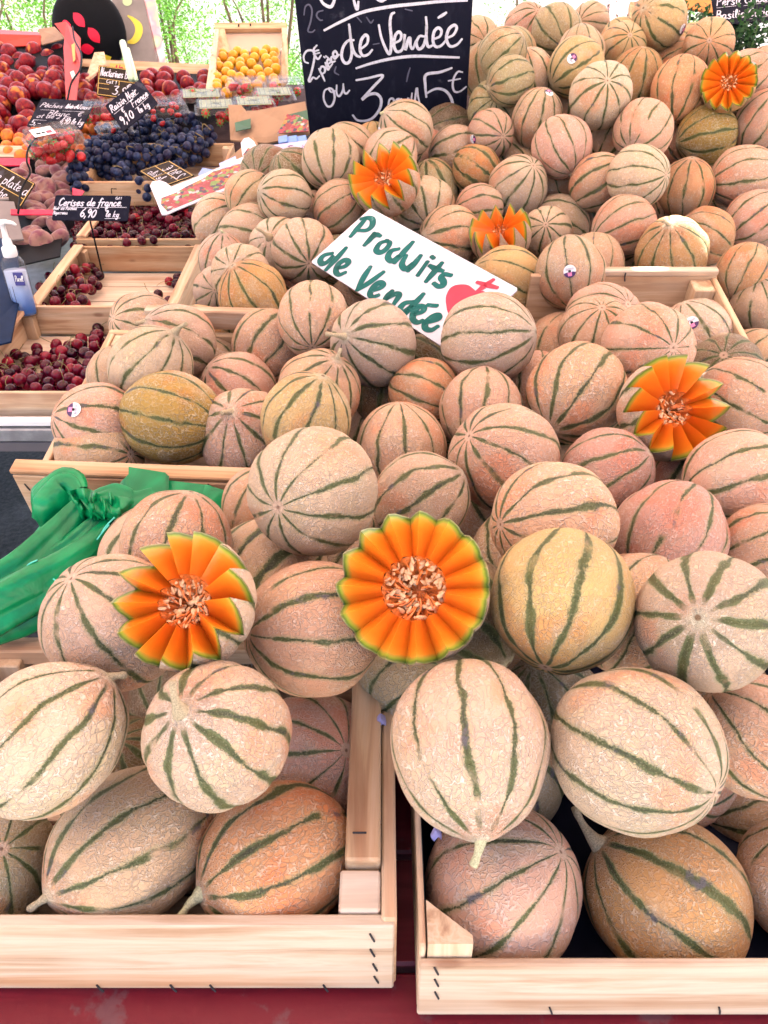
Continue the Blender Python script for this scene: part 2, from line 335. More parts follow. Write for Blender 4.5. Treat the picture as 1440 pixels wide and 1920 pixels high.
 ((-0.2708, 1.6474, 1.09), 0.0614, (-0.9833, 0.1292, 0.1283), 'h', 'B', 1.1, 1.05, None, 'beige melon with sweeping diagonal bands next to the cherry crate rail'),
 ((-0.2036, 1.5526, 1.0907), 0.0594, (-0.2058, -0.7906, 0.5767), 's', 'C', 1.0, 1.0, None, 'cream melon with a tiny stem partly hidden by the darker star melon'),
 ((-0.146, 1.4591, 1.1131), 0.0598, (0.2083, -0.9754, -0.0714), 'B', 'B', 1.1, 1.03, None, 'melon with dark bands meeting at a star at the left corner of the white sign'),
 ((-0.1979, 1.638, 1.1655), 0.0529, (-0.8133, -0.4735, 0.338), 'S', 'C', 1.2, 1.02, None, 'cream melon with stem end at left and bold level bands, left slope of heap'),
 ((-0.2845, 1.7354, 1.1469), 0.0503, (0.6407, 0.4938, 0.588), 'h', 'B', 0.9, 1.0, None, 'beige melon below the printed berry box'),
 ((-0.1094, 1.7351, 1.2136), 0.0602, (0.017, -0.761, -0.6485), 'S', 'C', 1.2, 1.03, None, 'pale yellow melon with upright bands under the left foot of the chalkboard'),
 ((-0.189, 1.806, 1.168), 0.0597, (0.5535, 0.1332, -0.8221), 'h', 'D', 1.4, 1.0, None, 'dark melon in shade behind the left slope beside the berry trays'),
 ((-0.09, 1.6468, 1.145), 0.0525, (-0.7996, 0.0595, -0.5975), 'h', 'P', 0.9, 1.05, (0.5778, -0.6279, 0.5214), 'pinkish melon with a round sticker touching the top of the white sign'),
 ((-0.1534, 1.717, 1.0989), 0.0616, (-0.2872, 0.4484, 0.8464), 'h', 'B', 0.8, 1.0, None, 'thin melon sliver left of the stickered one above the white sign'),
 ((0.0475, 1.8757, 1.2499), 0.059, (-0.7811, -0.2619, 0.5668), 's', 'C', 1.1, 1.03, (-0.9348, -0.3537, -0.0314), 'cream melon perched in front of the chalkboard writing'),
 ((-0.0763, 1.8436, 1.2113), 0.0593, (-0.8316, 0.2984, 0.4683), 'h', 'B', 1.2, 1.0, None, 'shaded melon behind the pale yellow one at the chalkboard foot'),
 ((-0.0252, 1.9276, 1.2147), 0.0428, (0.0027, 0.4053, 0.9142), 'h', 'Y', 1.0, 1.0, None, 'yellowish melon sliver in front of the chalkboard base'),
 ((0.0119, 1.771, 1.2137), 0.0573, (0.7612, 0.3459, 0.5485), 'h', 'B', 1.0, 1.0, None, 'melon between the perched cream one and the upper left flower cut melon'),
 ((0.1634, 1.9272, 1.1906), 0.0623, (0.98, 0.1802, 0.0841), 'h', 'B', 1.2, 1.0, None, 'greenish beige melon with level bands at the right foot of the chalkboard'),
 ((0.1076, 1.8261, 1.1339), 0.0623, (0.2631, 0.0139, -0.9647), 'h', 'G', 1.8, 1.08, None, 'greenish melon with a broad dark band right of the upper left flower cut melon'),
 ((0.0856, 1.7069, 1.1259), 0.0645, (0.0527, -0.9653, -0.2559), 'S', 'C', 1.1, 1.0, None, 'pale melon with bands rising fanwise above the white sign'),
 ((0.1341, 1.6013, 1.0979), 0.0617, (-0.8404, -0.5128, 0.1754), 'S', 'P', 1.1, 1.04, None, 'pinkish melon with sweeping dark bands along the top edge of the white sign'),
 ((0.2287, 1.4288, 1.0648), 0.0658, (0.9038, -0.0305, -0.4268), 'h', 'Y', 1.0, 1.02, None, 'yellowish netted melon under the right tip of the white sign'),
 ((0.3252, 1.3656, 1.1023), 0.0606, (-0.1246, 0.5599, 0.8191), 'h', 'B', 1.0, 1.02, (-0.2392, -0.902, 0.3593), 'beige melon with upright bands and a centred sticker left of the far crate board'),
 ((0.3869, 1.4623, 1.0855), 0.0586, (0.0462, 0.521, 0.8523), 'h', 'P', 0.5, 1.0, None, 'small plain pink melon above the far crate board'),
 ((0.5314, 1.4645, 1.1046), 0.0651, (-0.3475, -0.4091, 0.8437), 's', 'A', 1.0, 1.08, None, 'orange netted melon with a sunlit spot and stem on top, above far crate board'),
 ((0.6579, 1.6468, 1.0851), 0.0591, (0.8836, -0.2022, -0.4224), 'h', 'O', 0.8, 1.0, None, 'orange pink melon with thin bands right of the sunlit one'),
 ((0.7708, 1.6969, 1.107), 0.0579, (0.7557, 0.0995, 0.6473), 'h', 'P', 1.1, 1.03, None, 'peach melon with diagonal dark bands at the right edge, middle of the upper heap'),
 ((0.6503, 1.4104, 1.0925), 0.0499, (0.3806, 0.3769, 0.8444), 'h', 'O', 0.8, 1.0, None, 'smooth orange pink melon at the right edge above the slanting crate side'),
 ((0.6414, 1.4427, 1.0476), 0.0492, (0.9185, -0.2394, -0.3148), 'h', 'B', 1.0, 1.0, None, 'small netted melon outside the slanting crate side'),
 ((0.6777, 1.3792, 1.0441), 0.0521, (-0.339, -0.1083, 0.9345), 's', 'B', 0.9, 1.0, None, 'brownish melon with a dried stem on top at the right edge'),
 ((0.6363, 1.2676, 0.9893), 0.0495, (0.6715, 0.2614, 0.6934), 'h', 'P', 1.0, 1.0, None, 'pink melon low at the right edge outside the crate'),
 ((0.3256, 1.622, 1.1016), 0.0516, (-0.2009, -0.824, 0.5297), 'B', 'C', 1.1, 1.0, None, 'pale melon with blossom star right of the flower cut melon behind the white sign'),
 ((0.3716, 1.7217, 1.0903), 0.0629, (0.8817, -0.0589, -0.4682), 'h', 'C', 1.1, 1.0, None, 'cream melon with curved bands left of the pinkish one with few bands'),
 ((0.4782, 1.7787, 1.0933), 0.0649, (-0.35, 0.5479, 0.7598), 'h', 'B', 1.0, 1.0, None, 'narrow shaded melon left of the pinkish one with few bands'),
 ((0.4635, 1.5614, 1.1294), 0.0587, (-0.9361, -0.1966, -0.2915), 'S', 'P', 0.7, 1.02, None, 'pinkish melon with few short bands and stem end at lower left'),
 ((0.6513, 1.7881, 1.1477), 0.0597, (0.0417, 0.0239, -0.9988), 'h', 'O', 0.9, 1.05, None, 'orange blushed melon with upright bands right of the radiating star melon'),
 ((0.4956, 1.6339, 1.2041), 0.0593, (0.7027, -0.678, 0.2157), 'B', 'C', 1.0, 1.0, None, 'pale melon with bands meeting at its right end in the upper heap'),
 ((0.4401, 1.7119, 1.1773), 0.0569, (-0.7198, 0.3053, -0.6235), 'h', 'P', 1.3, 1.05, None, 'shaded pink melon with dark bands left of the one banded to the right end'),
 ((0.7712, 1.8008, 1.1688), 0.0654, (0.9713, -0.1017, 0.2149), 'h', 'P', 1.0, 1.03, None, 'pinkish melon with level bands at the right edge of the upper heap'),
 ((0.7322, 1.9526, 1.2243), 0.0654, (-0.9782, -0.0635, -0.1979), 'S', 'K', 1.2, 1.0, None, 'olive golden melon with level green bands below the upper right flower cut melon'),
 ((0.8498, 1.9463, 1.2581), 0.0597, (-0.2697, 0.2452, -0.9312), 'h', 'P', 1.0, 1.1, None, 'tall pink melon at the right edge beside the upper right flower cut melon'),
 ((0.54, 1.7992, 1.2601), 0.0611, (-0.5179, -0.7015, -0.4895), 'S', 'P', 0.8, 1.0, None, 'pale peach melon with fading olive bands between two taller ones'),
 ((0.5143, 1.9285, 1.2333), 0.0612, (0.4678, 0.2677, 0.8423), 'h', 'B', 1.2, 1.0, None, 'shaded melon beneath the big pale star melon'),
 ((0.6747, 2.0222, 1.3095), 0.0657, (-0.1626, -0.4407, -0.8828), 'B', 'O', 1.1, 1.08, None, 'tall orange melon with thin upright bands left of the upper right flower cut melon'),
 ((0.5968, 2.1176, 1.3206), 0.0632, (-0.0466, 0.1597, -0.9861), 'h', 'A', 1.0, 1.08, None, 'orange topped melon with one short broad band right of the pale star melon'),
 ((0.457, 1.865, 1.3172), 0.0664, (-0.0627, -0.8604, 0.5057), 'B', 'C', 1.0, 1.03, None, 'large pale melon with thin bands radiating from its centre near the top of the heap'),
 ((0.7764, 2.1819, 1.3855), 0.0586, (-0.3382, -0.9143, 0.2229), 'B', 'O', 0.9, 1.0, None, 'orange melon with dark rays facing forward above the upper right flower cut melon'),
 ((0.669, 2.2531, 1.4316), 0.0648, (-0.7726, -0.5019, 0.3889), 'S', 'Y', 1.2, 1.05, (0.6951, -0.685, -0.2183), 'golden yellow melon crowning the heap at the top with a sticker at its right'),
 ((0.7296, 2.2691, 1.3342), 0.0627, (-0.5963, 0.3803, -0.707), 'h', 'O', 0.8, 1.0, None, 'orange melon sliver beneath the golden yellow top melon'),
 ((0.7999, 2.3559, 1.3594), 0.0622, (-0.5853, 0.5068, 0.6329), 'h', 'Y', 0.8, 1.0, None, 'small yellowish melon between the golden top melon and the orange rayed one'),
 ((0.8141, 2.0253, 1.3322), 0.0581, (0.7539, 0.0302, 0.6563), 'h', 'P', 1.0, 1.0, None, 'brown pink melon right of the upper right flower cut melon near the herbs'),
 ((0.8822, 2.098, 1.3462), 0.0454, (0.6497, 0.0646, 0.7575), 'h', 'P', 1.0, 1.0, None, 'small brown pink melon at the right edge below the herbs'),
 ((0.579, 2.2175, 1.3761), 0.0571, (0.031, -0.8538, 0.5197), 'B', 'Y', 1.0, 1.03, None, 'yellowish melon with fine dark rays left of the golden top melon'),
 ((0.608, 2.3387, 1.3764), 0.0597, (-0.4497, 0.4264, 0.7848), 'h', 'Y', 1.0, 1.0, None, 'small melon behind the fine rayed yellowish one'),
 ((0.5628, 2.5288, 1.4097), 0.0525, (-0.6898, -0.7107, 0.1381), 'B', 'B', 0.9, 1.03, None, 'pale melon with curved bands second highest on the left peak of the heap'),
 ((0.4435, 2.3692, 1.3998), 0.0645, (0.3326, -0.8012, -0.4974), 'S', 'G', 1.2, 1.03, None, 'grey green melon with bands meeting at its lower right, left peak of the heap'),
 ((0.4683, 2.163, 1.3687), 0.0577, (-0.0644, 0.3415, 0.9377), 'h', 'B', 1.0, 1.0, None, 'small shaded melon under the left peak pair'),
 ((0.2696, 2.0577, 1.3782), 0.0532, (-0.6907, 0.2803, -0.6666), 'h', 'G', 1.0, 1.02, None, 'greenish beige melon in shade right of the chalkboard top'),
 ((0.317, 2.2418, 1.3605), 0.06, (-0.5033, 0.3825, 0.7749), 'h', 'G', 1.0, 1.0, None, 'greenish melon peeking behind the shaded pair right of the chalkboard'),
 ((0.2782, 1.9633, 1.3332), 0.0528, (-0.9409, -0.2636, -0.2128), 's', 'G', 1.3, 1.0, None, 'grey green melon with a pale stem pointing left beside the chalkboard'),
 ((0.2567, 2.0392, 1.2651), 0.0632, (-0.0993, -0.8499, 0.5174), 'B', 'G', 1.4, 1.0, None, 'dark green banded melon beside the chalkboard lower right'),
 ((0.2469, 2.1549, 1.3312), 0.0616, (-0.0882, 0.3501, 0.9325), 'h', 'G', 1.0, 1.1, None, 'shaded melon half hidden by the chalkboard right edge'),
 ((0.3444, 2.1006, 1.322), 0.0607, (0.2548, 0.101, -0.9617), 'h', 'B', 0.9, 1.1, None, 'beige melon left of the yellow one with a sticker'),
 ((0.4333, 2.0296, 1.3513), 0.0626, (-0.8416, -0.245, -0.4813), 'S', 'Y', 1.3, 1.0, (-0.3616, -0.8537, 0.3749), 'yellow melon with dark olive streaks and a sticker on its upper side'),
 ((0.3354, 1.9074, 1.2671), 0.0549, (-0.1393, 0.1277, -0.982), 'h', 'B', 1.0, 1.12, (0.267, -0.448, 0.8532), 'pinkish beige melon with a sticker and upright bands in the upper heap'),
 ((0.3682, 1.7707, 1.2334), 0.0619, (0.3679, -0.5866, -0.7215), 's', 'P', 0.8, 1.0, None, 'smooth pink melon ending in a pointed stem tip at its lower right'),
 ((0.2313, 1.8677, 1.2417), 0.0509, (0.4204, -0.9031, 0.0879), 'B', 'P', 1.2, 1.0, (-0.7944, -0.6019, -0.0814), 'pinkish melon with dark rays and a sticker beside the chalkboard corner'),
 ((0.1972, 1.7983, 1.1844), 0.0502, (-0.806, 0.4218, 0.4154), 'h', 'A', 2.2, 1.05, None, 'orange and olive melon with very wide dark bands below the chalkboard corner'),
 ((0.3002, 1.9263, 1.1596), 0.063, (-0.5161, 0.4752, 0.7126), 'h', 'B', 0.9, 1.0, None, 'small beige melon between the smooth pink one and the wide banded one'),
 ((0.2788, 1.7317, 1.1646), 0.0622, (0.3586, -0.5267, 0.7707), 'B', 'C', 1.1, 1.0, None, 'cream melon with many dark rays fanning from its upper right, centre of the upper heap'),
 ((0.3823, 1.8434, 1.156), 0.063, (0.4293, -0.0289, -0.9027), 'h', 'B', 1.1, 1.0, None, 'beige melon right behind the fan rayed cream one'),
 ((0.195, 1.6814, 1.1323), 0.0504, (0.9885, 0.1465, 0.0388), 'h', 'P', 1.2, 1.0, None, 'shaded pink melon left above the orange flower cut behind the sign'),
]
CUTS = [((0.0263, 0.5113, 1.1116), 0.0636), ((-0.1637, 0.4943, 1.1116), 0.0569), ((0.3516, 0.862, 1.0996), 0.064), ((0.0021, 1.6066, 1.2041), 0.0677), ((0.2222, 1.5364, 1.1213), 0.0591), ((0.744, 1.9237, 1.3335), 0.0576)]
FILL = [
 ((0.195, 0.6265, 0.8367), 0.062, (-0.3558, 0.0892, 0.9303), 'shaded buried melon above the pale green melon glimpsed in the gap'),
 ((0.0844, 1.3789, 1.0506), 0.062, (-0.1137, -0.0599, -0.9917), 'shaded buried melon above the dark melon in shade under the lower tip'),
 ((-0.0121, 1.4834, 1.0647), 0.062, (0.1397, 0.9288, 0.3432), 'shaded buried melon above the round cream melon with its stem facing'),
 ((-0.0179, 1.683, 1.0672), 0.062, (-0.1138, 0.7004, 0.7046), 'shaded buried melon right of the pinkish melon with a round sticker touching'),
 ((-0.0859, 1.5822, 1.0454), 0.062, (0.6493, -0.5388, -0.5367), 'shaded buried melon right of the melon with dark bands meeting at a star'),
 ((0.0314, 0.6046, 0.9148), 0.062, (0.7112, 0.5306, 0.4612), 'shaded buried melon left of the dark olive melon in shade under the right side'),
 ((0.1255, 0.8619, 0.9465), 0.062, (-0.5647, 0.3157, 0.7625), 'shaded buried melon above the melon sliver right of the central cut melon'),
 ((0.0787, 1.7178, 1.0253), 0.062, (0.4176, 0.8927, 0.1693), 'shaded buried melon left of the pinkish melon with sweeping dark bands along the top edge'),
 ((0.1667, 1.6243, 1.0096), 0.062, (0.0715, 0.8705, 0.4869), 'shaded buried melon left of the yellowish netted melon under the right tip of the white'),
 ((0.3902, 0.5295, 0.7988), 0.062, (-0.825, -0.5552, 0.1052), 'shaded buried melon right of the pink melon sliver showing behind the big two banded melon'),
 ((0.7097, 2.0723, 1.189), 0.062, (-0.1989, 0.7355, 0.6477), 'shaded buried melon left of the olive golden melon with level green bands below the upper'),
 ((0.3231, 1.5031, 0.997), 0.062, (0.9648, -0.2201, -0.1442), 'shaded buried melon above the small shaded melon right of the melon holding down'),
 ((0.2104, 0.5523, 0.7462), 0.062, (0.7255, -0.2803, 0.6286), 'shaded buried melon left of the big pink and cream melon with two bold dark bands'),
 ((0.6528, 1.8904, 1.0803), 0.062, (0.3678, 0.9162, 0.1588), 'shaded buried melon below the orange blushed melon with upright bands right of the radiating'),
 ((0.447, 2.1115, 1.2601), 0.062, (-0.2276, -0.8848, -0.4067), 'shaded buried melon left of the large pale melon with thin bands radiating from its centre'),
 ((-0.3585, 1.7805, 1.0784), 0.062, (-0.6731, 0.3245, -0.6646), 'shaded buried melon left of the beige melon with sweeping diagonal bands next to the cherry'),
 ((0.8415, 2.0532, 1.2111), 0.062, (-0.5502, 0.4889, 0.677), 'shaded buried melon left of the tall pink melon at the right edge beside the upper'),
 ((-0.0492, 0.7537, 0.959), 0.062, (0.5372, 0.2395, 0.8087), 'shaded buried melon below the big cream melon with a dozen thin dark bands radiating'),
 ((0.3849, 2.4829, 1.4), 0.062, (-0.2995, 0.6314, -0.7152), 'shaded buried melon above the greenish melon peeking behind the shaded pair'),
 ((0.7702, 1.9085, 1.0996), 0.062, (-0.4654, 0.4961, 0.733), 'shaded buried melon left of the pinkish melon with level bands at the right edge'),
 ((-0.1676, 0.7033, 0.8433), 0.062, (-0.1849, -0.4556, -0.8708), 'shaded buried melon left of the pink netted melon with long level bands beneath the central'),
 ((-0.4374, 1.3693, 1.0042), 0.062, (-0.6661, -0.5721, 0.4785), 'shaded buried melon left of the beige melon with its stem turned'),
 ((0.102, 2.0293, 1.166), 0.062, (-0.621, -0.5425, -0.5657), 'shaded buried melon left of the greenish beige melon with level bands at the right foot'),
 ((-0.048, 1.1041, 0.9233), 0.062, (-0.3842, -0.3797, -0.8416), 'shaded buried melon below the dark green striped melon deep in the gap'),
 ((0.392, 0.644, 0.8373), 0.062, (-0.6735, -0.0761, -0.7353), 'shaded buried melon left of the pinkish brown melon behind the two big ones cut'),
 ((0.5198, 1.6215, 1.0438), 0.062, (0.1837, 0.827, -0.5314), 'shaded buried melon right of the small plain pink melon above the far crate board'),
 ((0.677, 1.4417, 0.9775), 0.062, (0.3075, -0.7458, -0.591), 'shaded buried melon below the small netted melon outside the slanting crate side'),
 ((0.2586, 0.9898, 0.9468), 0.062, (-0.9986, 0.0491, -0.02), 'shaded buried melon left of the mauve pink melon with three curved bands below the star'),
 ((0.1022, 1.096, 0.9239), 0.062, (0.435, 0.8206, -0.3707), 'shaded buried melon left of the pink melon right beneath the melon that pins the white'),
 ((-0.0468, 1.5266, 0.9927), 0.062, (0.7445, -0.5597, -0.364), 'shaded buried melon right of the pale pink melon with dark star of bands'),
 ((-0.1849, 1.6022, 1.0059), 0.062, (-0.6696, 0.2718, 0.6912), 'shaded buried melon right of the melon with a pink orange blush and thin bands'),
 ((0.0587, 1.4198, 0.9734), 0.062, (-0.1336, 0.2478, -0.9596), 'shaded buried melon above the orange red blushed melon with a level band'),
 ((0.3421, 2.081, 1.1875), 0.062, (-0.2377, -0.9694, -0.0621), 'shaded buried melon above the small beige melon between the smooth pink'),
 ((0.7089, 2.4345, 1.364), 0.062, (-0.6183, 0.6892, 0.3778), 'shaded buried melon left of the orange melon sliver beneath the golden yellow top melon'),
 ((0.1494, 0.6915, 0.8366), 0.062, (-0.6695, -0.5552, -0.4935), 'shaded buried melon below the cream and yellow melon with thick olive bands meeting'),
 ((0.8026, 2.1532, 1.2614), 0.062, (0.0525, 0.1182, 0.9916), 'shaded buried melon right of the tall orange melon with thin upright bands'),
 ((-0.2631, 1.8978, 1.1551), 0.062, (-0.2399, -0.9629, 0.1238), 'shaded buried melon left of the dark melon in shade behind the left slope'),
 ((0.9266, 2.0678, 1.1636), 0.062, (0.3291, -0.6858, 0.6492), 'shaded buried melon above the peach melon with diagonal dark bands at the right edge'),
 ((0.7852, 2.0236, 1.1385), 0.062, (-0.2418, -0.9623, -0.1247), 'shaded buried melon above the orange pink melon with thin bands right of the sunlit'),
 ((0.4174, 2.4319, 1.3445), 0.062, (-0.6, -0.1924, 0.7765), 'shaded buried melon above the beige melon left of the yellow one with a sticker'),
 ((0.1541, 2.1177, 1.2147), 0.062, (0.8916, 0.445, 0.0836), 'shaded buried melon right of the cream melon perched in front of the chalkboard writing'),
 ((0.2393, 2.3287, 1.3768), 0.062, (0.2197, -0.9665, 0.1323), 'shaded buried melon left of the greenish beige melon in shade right of the chalkboard'),
 ((0.8315, 1.7527, 1.031), 0.062, (-0.3974, -0.3395, 0.8525), 'shaded buried melon above the smooth orange pink melon at the right edge'),
 ((0.6826, 1.67, 1.0173), 0.062, (-0.9916, 0.0733, 0.1063), 'shaded buried melon right of the orange netted melon with a sunlit spot and stem'),
 ((0.3584, 1.0531, 0.9671), 0.062, (0.8739, -0.2209, 0.4331), 'shaded buried melon right of the beige pink melon with bold bands and pale stem scar'),
 ((0.3257, 1.7129, 1.0245), 0.062, (0.5237, -0.2624, -0.8105), 'shaded buried melon below the pale melon with blossom star right of the flower cut'),
]
# ------------------------------------------------------------ melon rind
def rind(name='melon_rind', cut=False):
    t = NT(name); oi = t.n('ObjectInfo'); rnd = oi.outputs['Random']; col = oi.outputs['Color']; alpha = oi.outputs['Alpha']
    P = t.coord(); sep = t.n('SeparateXYZ'); t.set(sep.inputs[0], P); x, y, z = sep.outputs
    o3 = t.n('CombineXYZ')
    for i, k in enumerate((37., 61., 23.)): t.set(o3.inputs[i], t.math('MULTIPLY', rnd, k))
    Q = t.vmath('ADD', P, o3.outputs[0])
    nA = t.noise(Q, 1.3, 3, .55); nB = t.noise(Q, 1.05, 2, .5, 0, 0); Q2 = t.vmath('ADD', Q, (9., 4., 7.)); nC = t.noise(Q2, 1.2, 3, .55)
    nJ = t.noise(Q, 13., 4, .7); nJ2 = t.noise(Q, 45., 2, .6); nW = t.noise(Q2, 2.6, 2)
    u = t.math('MULTIPLY', t.math('ARCTAN2', y, x), 10 / (2 * PI))
    u = t.math('ADD', u, t.math('MULTIPLY_ADD', nB, .5, -.25))
    u = t.math('ADD', u, t.math('MULTIPLY_ADD', nJ, .09, -.045))
    d = t.math('ABSOLUTE', t.math('SUBTRACT', t.math('FRACT', t.math('ADD', u, 50.5)), .5))
    az = t.math('ABSOLUTE', z); z2 = t.math('MULTIPLY', z, z); z6 = t.math('POWER', az, 5.)
    w_ = t.math('MULTIPLY', alpha, .145)
    w_ = t.math('MULTIPLY', w_, t.math('MULTIPLY_ADD', t.step(nW, .3, .7), 1.25, .35))
    w_ = t.math('MULTIPLY', w_, t.math('MULTIPLY_ADD', z6, 1.2, .9))
    dj = t.math('ADD', d, t.math('MULTIPLY_ADD', nJ2, .11, -.055))
    rx = t.math('SQRT', t.math('ADD', t.math('MULTIPLY', x, x), t.math('MULTIPLY', y, y))); top = t.math('GREATER_THAN', z, 0.); bot = t.math('LESS_THAN', z, 0.)
    rxj = t.math('ADD', rx, t.math('MULTIPLY_ADD', nJ, .22, -.11))
    st = t.step(t.math('SUBTRACT', dj, w_), -.018, .014, 1., 0.)
    halo = t.step(t.math('SUBTRACT', d, w_), 0., .11, 1., 0.)
    keep = t.step(nA, .30, .42)                              # bands break off here and there
    stemfade = t.math('MAXIMUM', bot, t.step(rxj, .16, .32))
    blosfade = t.math('MAXIMUM', top, t.step(rx, .06, .12))
    fade = t.math('MULTIPLY', t.math('MULTIPLY', keep, stemfade), blosfade)
    st = t.math('MULTIPLY', st, fade); halo = t.math('MULTIPLY', halo, fade)
    # netting
    wp = t.n('TexNoise'); t.set(wp.inputs['Vector'], Q); wp.inputs['Scale'].default_value = 7.; wp.inputs['Detail'].default_value = 2.
    Qn = t.vmath('ADD', t.vmath('MULTIPLY', Q, (1., 1., .72)), t.vmath('SCALE', t.vmath('SUBTRACT', wp.outputs['Color'], (.5, .5, .5)), sc=.19))
    Qn = t.vmath('SCALE', Qn, sc=t.math('MULTIPLY_ADD', t.math('FRACT', t.math('MULTIPLY', rnd, 7.3)), .5, .8))
    e1 = t.vor(Qn, 12.5, 'DISTANCE_TO_EDGE'); e2 = t.vor(Qn, 25., 'DISTANCE_TO_EDGE')
    l1 = t.step(e1, .01, .12, 1., 0.); l2 = t.step(e2, .01, .17, 1., 0.)
    brk = t.step(t.noise(Q, 19., 2), .40, .56); nD = t.math('MULTIPLY', t.step(nC, .34, .5, .4, 1.), t.math('MULTIPLY_ADD', t.math('FRACT', t.math('MULTIPLY', rnd, 13.7)), .4, .75))
    net = t.math('MULTIPLY', t.math('MAXIMUM', t.math('MULTIPLY', l1, t.step(t.noise(Q2, 10., 2), .22, .36, .45, 1.)), t.math('MULTIPLY', t.math('MULTIPLY', l2, brk), .28)), nD)
    net = t.math('MAXIMUM', net, t.math('MULTIPLY', t.math('MAXIMUM', l1, l2), t.math('MULTIPLY', top, t.step(rx, .35, .6, 1., 0.))))
    net = t.math('MULTIPLY', net, t.math('SUBTRACT', 1., t.math('MULTIPLY', st, .72)))
    # colours
    base = t.mix(t.step(nC, .48, .66, 0, .55), col, t.vmath('MULTIPLY', col, (1.02, 1.06, .92)))
    base = t.mix(t.step(t.noise(Q2, .95, 2), .52, .66, 0, .8), base, t.vmath('MULTIPLY', col, (1.10, .76, .62)))
    base = t.mix(t.step(t.noise(Q, 1.0, 2), .56, .7, 0, .5), base, (.72, .64, .50))
    cell = t.vmath('MULTIPLY', base, (.84, .70, .59))
    c = t.mix(t.math('MULTIPLY', net, .66), cell, t.mix(.5, t.vmath('MULTIPLY', base, (1.10, 1.14, 1.18)), (.74, .63, .54)))
    c = t.mix(t.math('MULTIPLY', halo, .42), c, (.27, .31, .15))
    green = t.mix(t.step(nW, .35, .65), (.016, .034, .014), (.055, .068, .014))
    green = t.mix(t.step(nA, .5, .7, 0, .8), green, (.009, .022, .022))
    green = t.mix(t.step(nJ2, .56, .68, 0, .5), green, (.38, .38, .24))
    core = t.step(t.math('SUBTRACT', dj, t.math('MULTIPLY', w_, .55)), -.03, .03, 1., 0.)
    green = t.mix(core, (.10, .125, .05), green)
    c = t.mix(t.math('MULTIPLY', st, .92), c, green)
    sm_ = t.math('MULTIPLY', t.step(t.noise(Q2, 1.9, 4, .65), .60, .67), t.step(t.math('SUBTRACT', d, w_), .0, .10, 1., 0.)); c = t.mix(t.math('MULTIPLY', sm_, .7), c, (.12, .10, .13))
    # stem collar, blossom scar, specks
    c = t.mix(t.math('MULTIPLY', top, t.step(rxj, .05, .22, .6, 0.)), c, (.60, .57, .42))
    c = t.mix(t.math('MULTIPLY', top, t.step(rx, .030, .055, .9, 0.)), c, (.22, .12, .06))
    c = t.mix(t.math('MULTIPLY', bot, t.step(t.math('ADD', rx, t.math('MULTIPLY_ADD', nJ2, .05, -.025)), .08, .12, .85, 0.)), c, (.66, .45, .33))
    c = t.mix(t.math('MULTIPLY', bot, t.step(rx, .015, .035, .85, 0.)), c, (.2, .1, .06))
    sp = t.vor(Q, 7.5); c = t.mix(t.math('MULTIPLY', t.step(sp, .035, .06, .8, 0.), t.step(nB, .5, .56)), c, (.22, .12, .08))
    stn = t.noise(Q2, 2.2, 5, .7); c = t.mix(t.step(stn, .62, .72, 0, .35), c, (.46, .27, .17))
    h = t.math('ADD', t.math('MULTIPLY', net, 1.), t.math('MULTIPLY', nJ2, .25)); h = t.math('SUBTRACT', h, t.math('MULTIPLY', st, .35))
    t.bump(h, 1.0, .0014)
    return t.fin(c, t.math('MULTIPLY_ADD', net, .15, .52), .25)
M_RIND = rind()
def melon_pt(seed, amp=.028, pt=.05, fl=.02):
    def f(a, th):
        s, c = math.sin(th), math.cos(th)
        u = a * 10 / (2 * PI); dd = abs((u + .5) % 1 - .5)      # 0 at a groove
        g = math.exp(-(dd / .14) ** 2) * amp * (s ** 1.2)
        r = 1 - g + .022 * mnoise.noise(Vector((s * math.cos(a) * 1.6 + seed * 7, s * math.sin(a) * 1.6, c * 1.6))) * 2
        zz = c * (1 + (pt * max(0, c) ** 6)) 
        if th < .25: r -= .02 * (1 - th / .25) ** 2 * 0
        if th > PI - .3: zz = -abs(zz) * (1 - fl * (1 - (PI - th) / .3) ** 2)
        rr = s * r
        if c > .8: rr *= 1 - .22 * ((c - .8) / .2) ** 2
        return (rr * math.cos(a), rr * math.sin(a), zz * r)
    return f
MELON_ME = []
for k in range(6):
    vs, fs = sphere(80, 44, melon_pt(k, .03 - .004 * k, (.07, .03, .12, .05, .09, .02)[k], .03))
    MELON_ME.append(mesh('melon', vs, fs, M_RIND))
M_STEM = plain('melon_stem', (.58, .55, .34), .7, .3, 60, .3, .6)
M_STEMD = plain('melon_stem_dry', (.50, .40, .26), .75, .35, 60, .3, .6)
def stem_me(k):
    rnd = random.Random(k); L = (.20, .32, .45, .14, .26)[k]; bx, by = rnd.uniform(-.2, .2), rnd.uniform(-.2, .2)
    pts = []; rad = []
    for i in range(9):
        t = i / 8; pts.append((bx * t * t, by * t * t, .985 + L * t)); rad.append(.11 * (1 - t) ** 2.6 + .040 + (.012 if i > 6 else 0))
    vs, fs = tube(pts, rad, 10); vs = [Vector(v) + Vector((mnoise.noise(Vector(v) * 9 + Vector((k, 0, 0))) * .012,) * 3) for v in vs]
    return mesh('stem', vs, fs, M_STEM if k % 2 else M_STEMD)
STEM_ME = [stem_me(k) for k in range(5)]
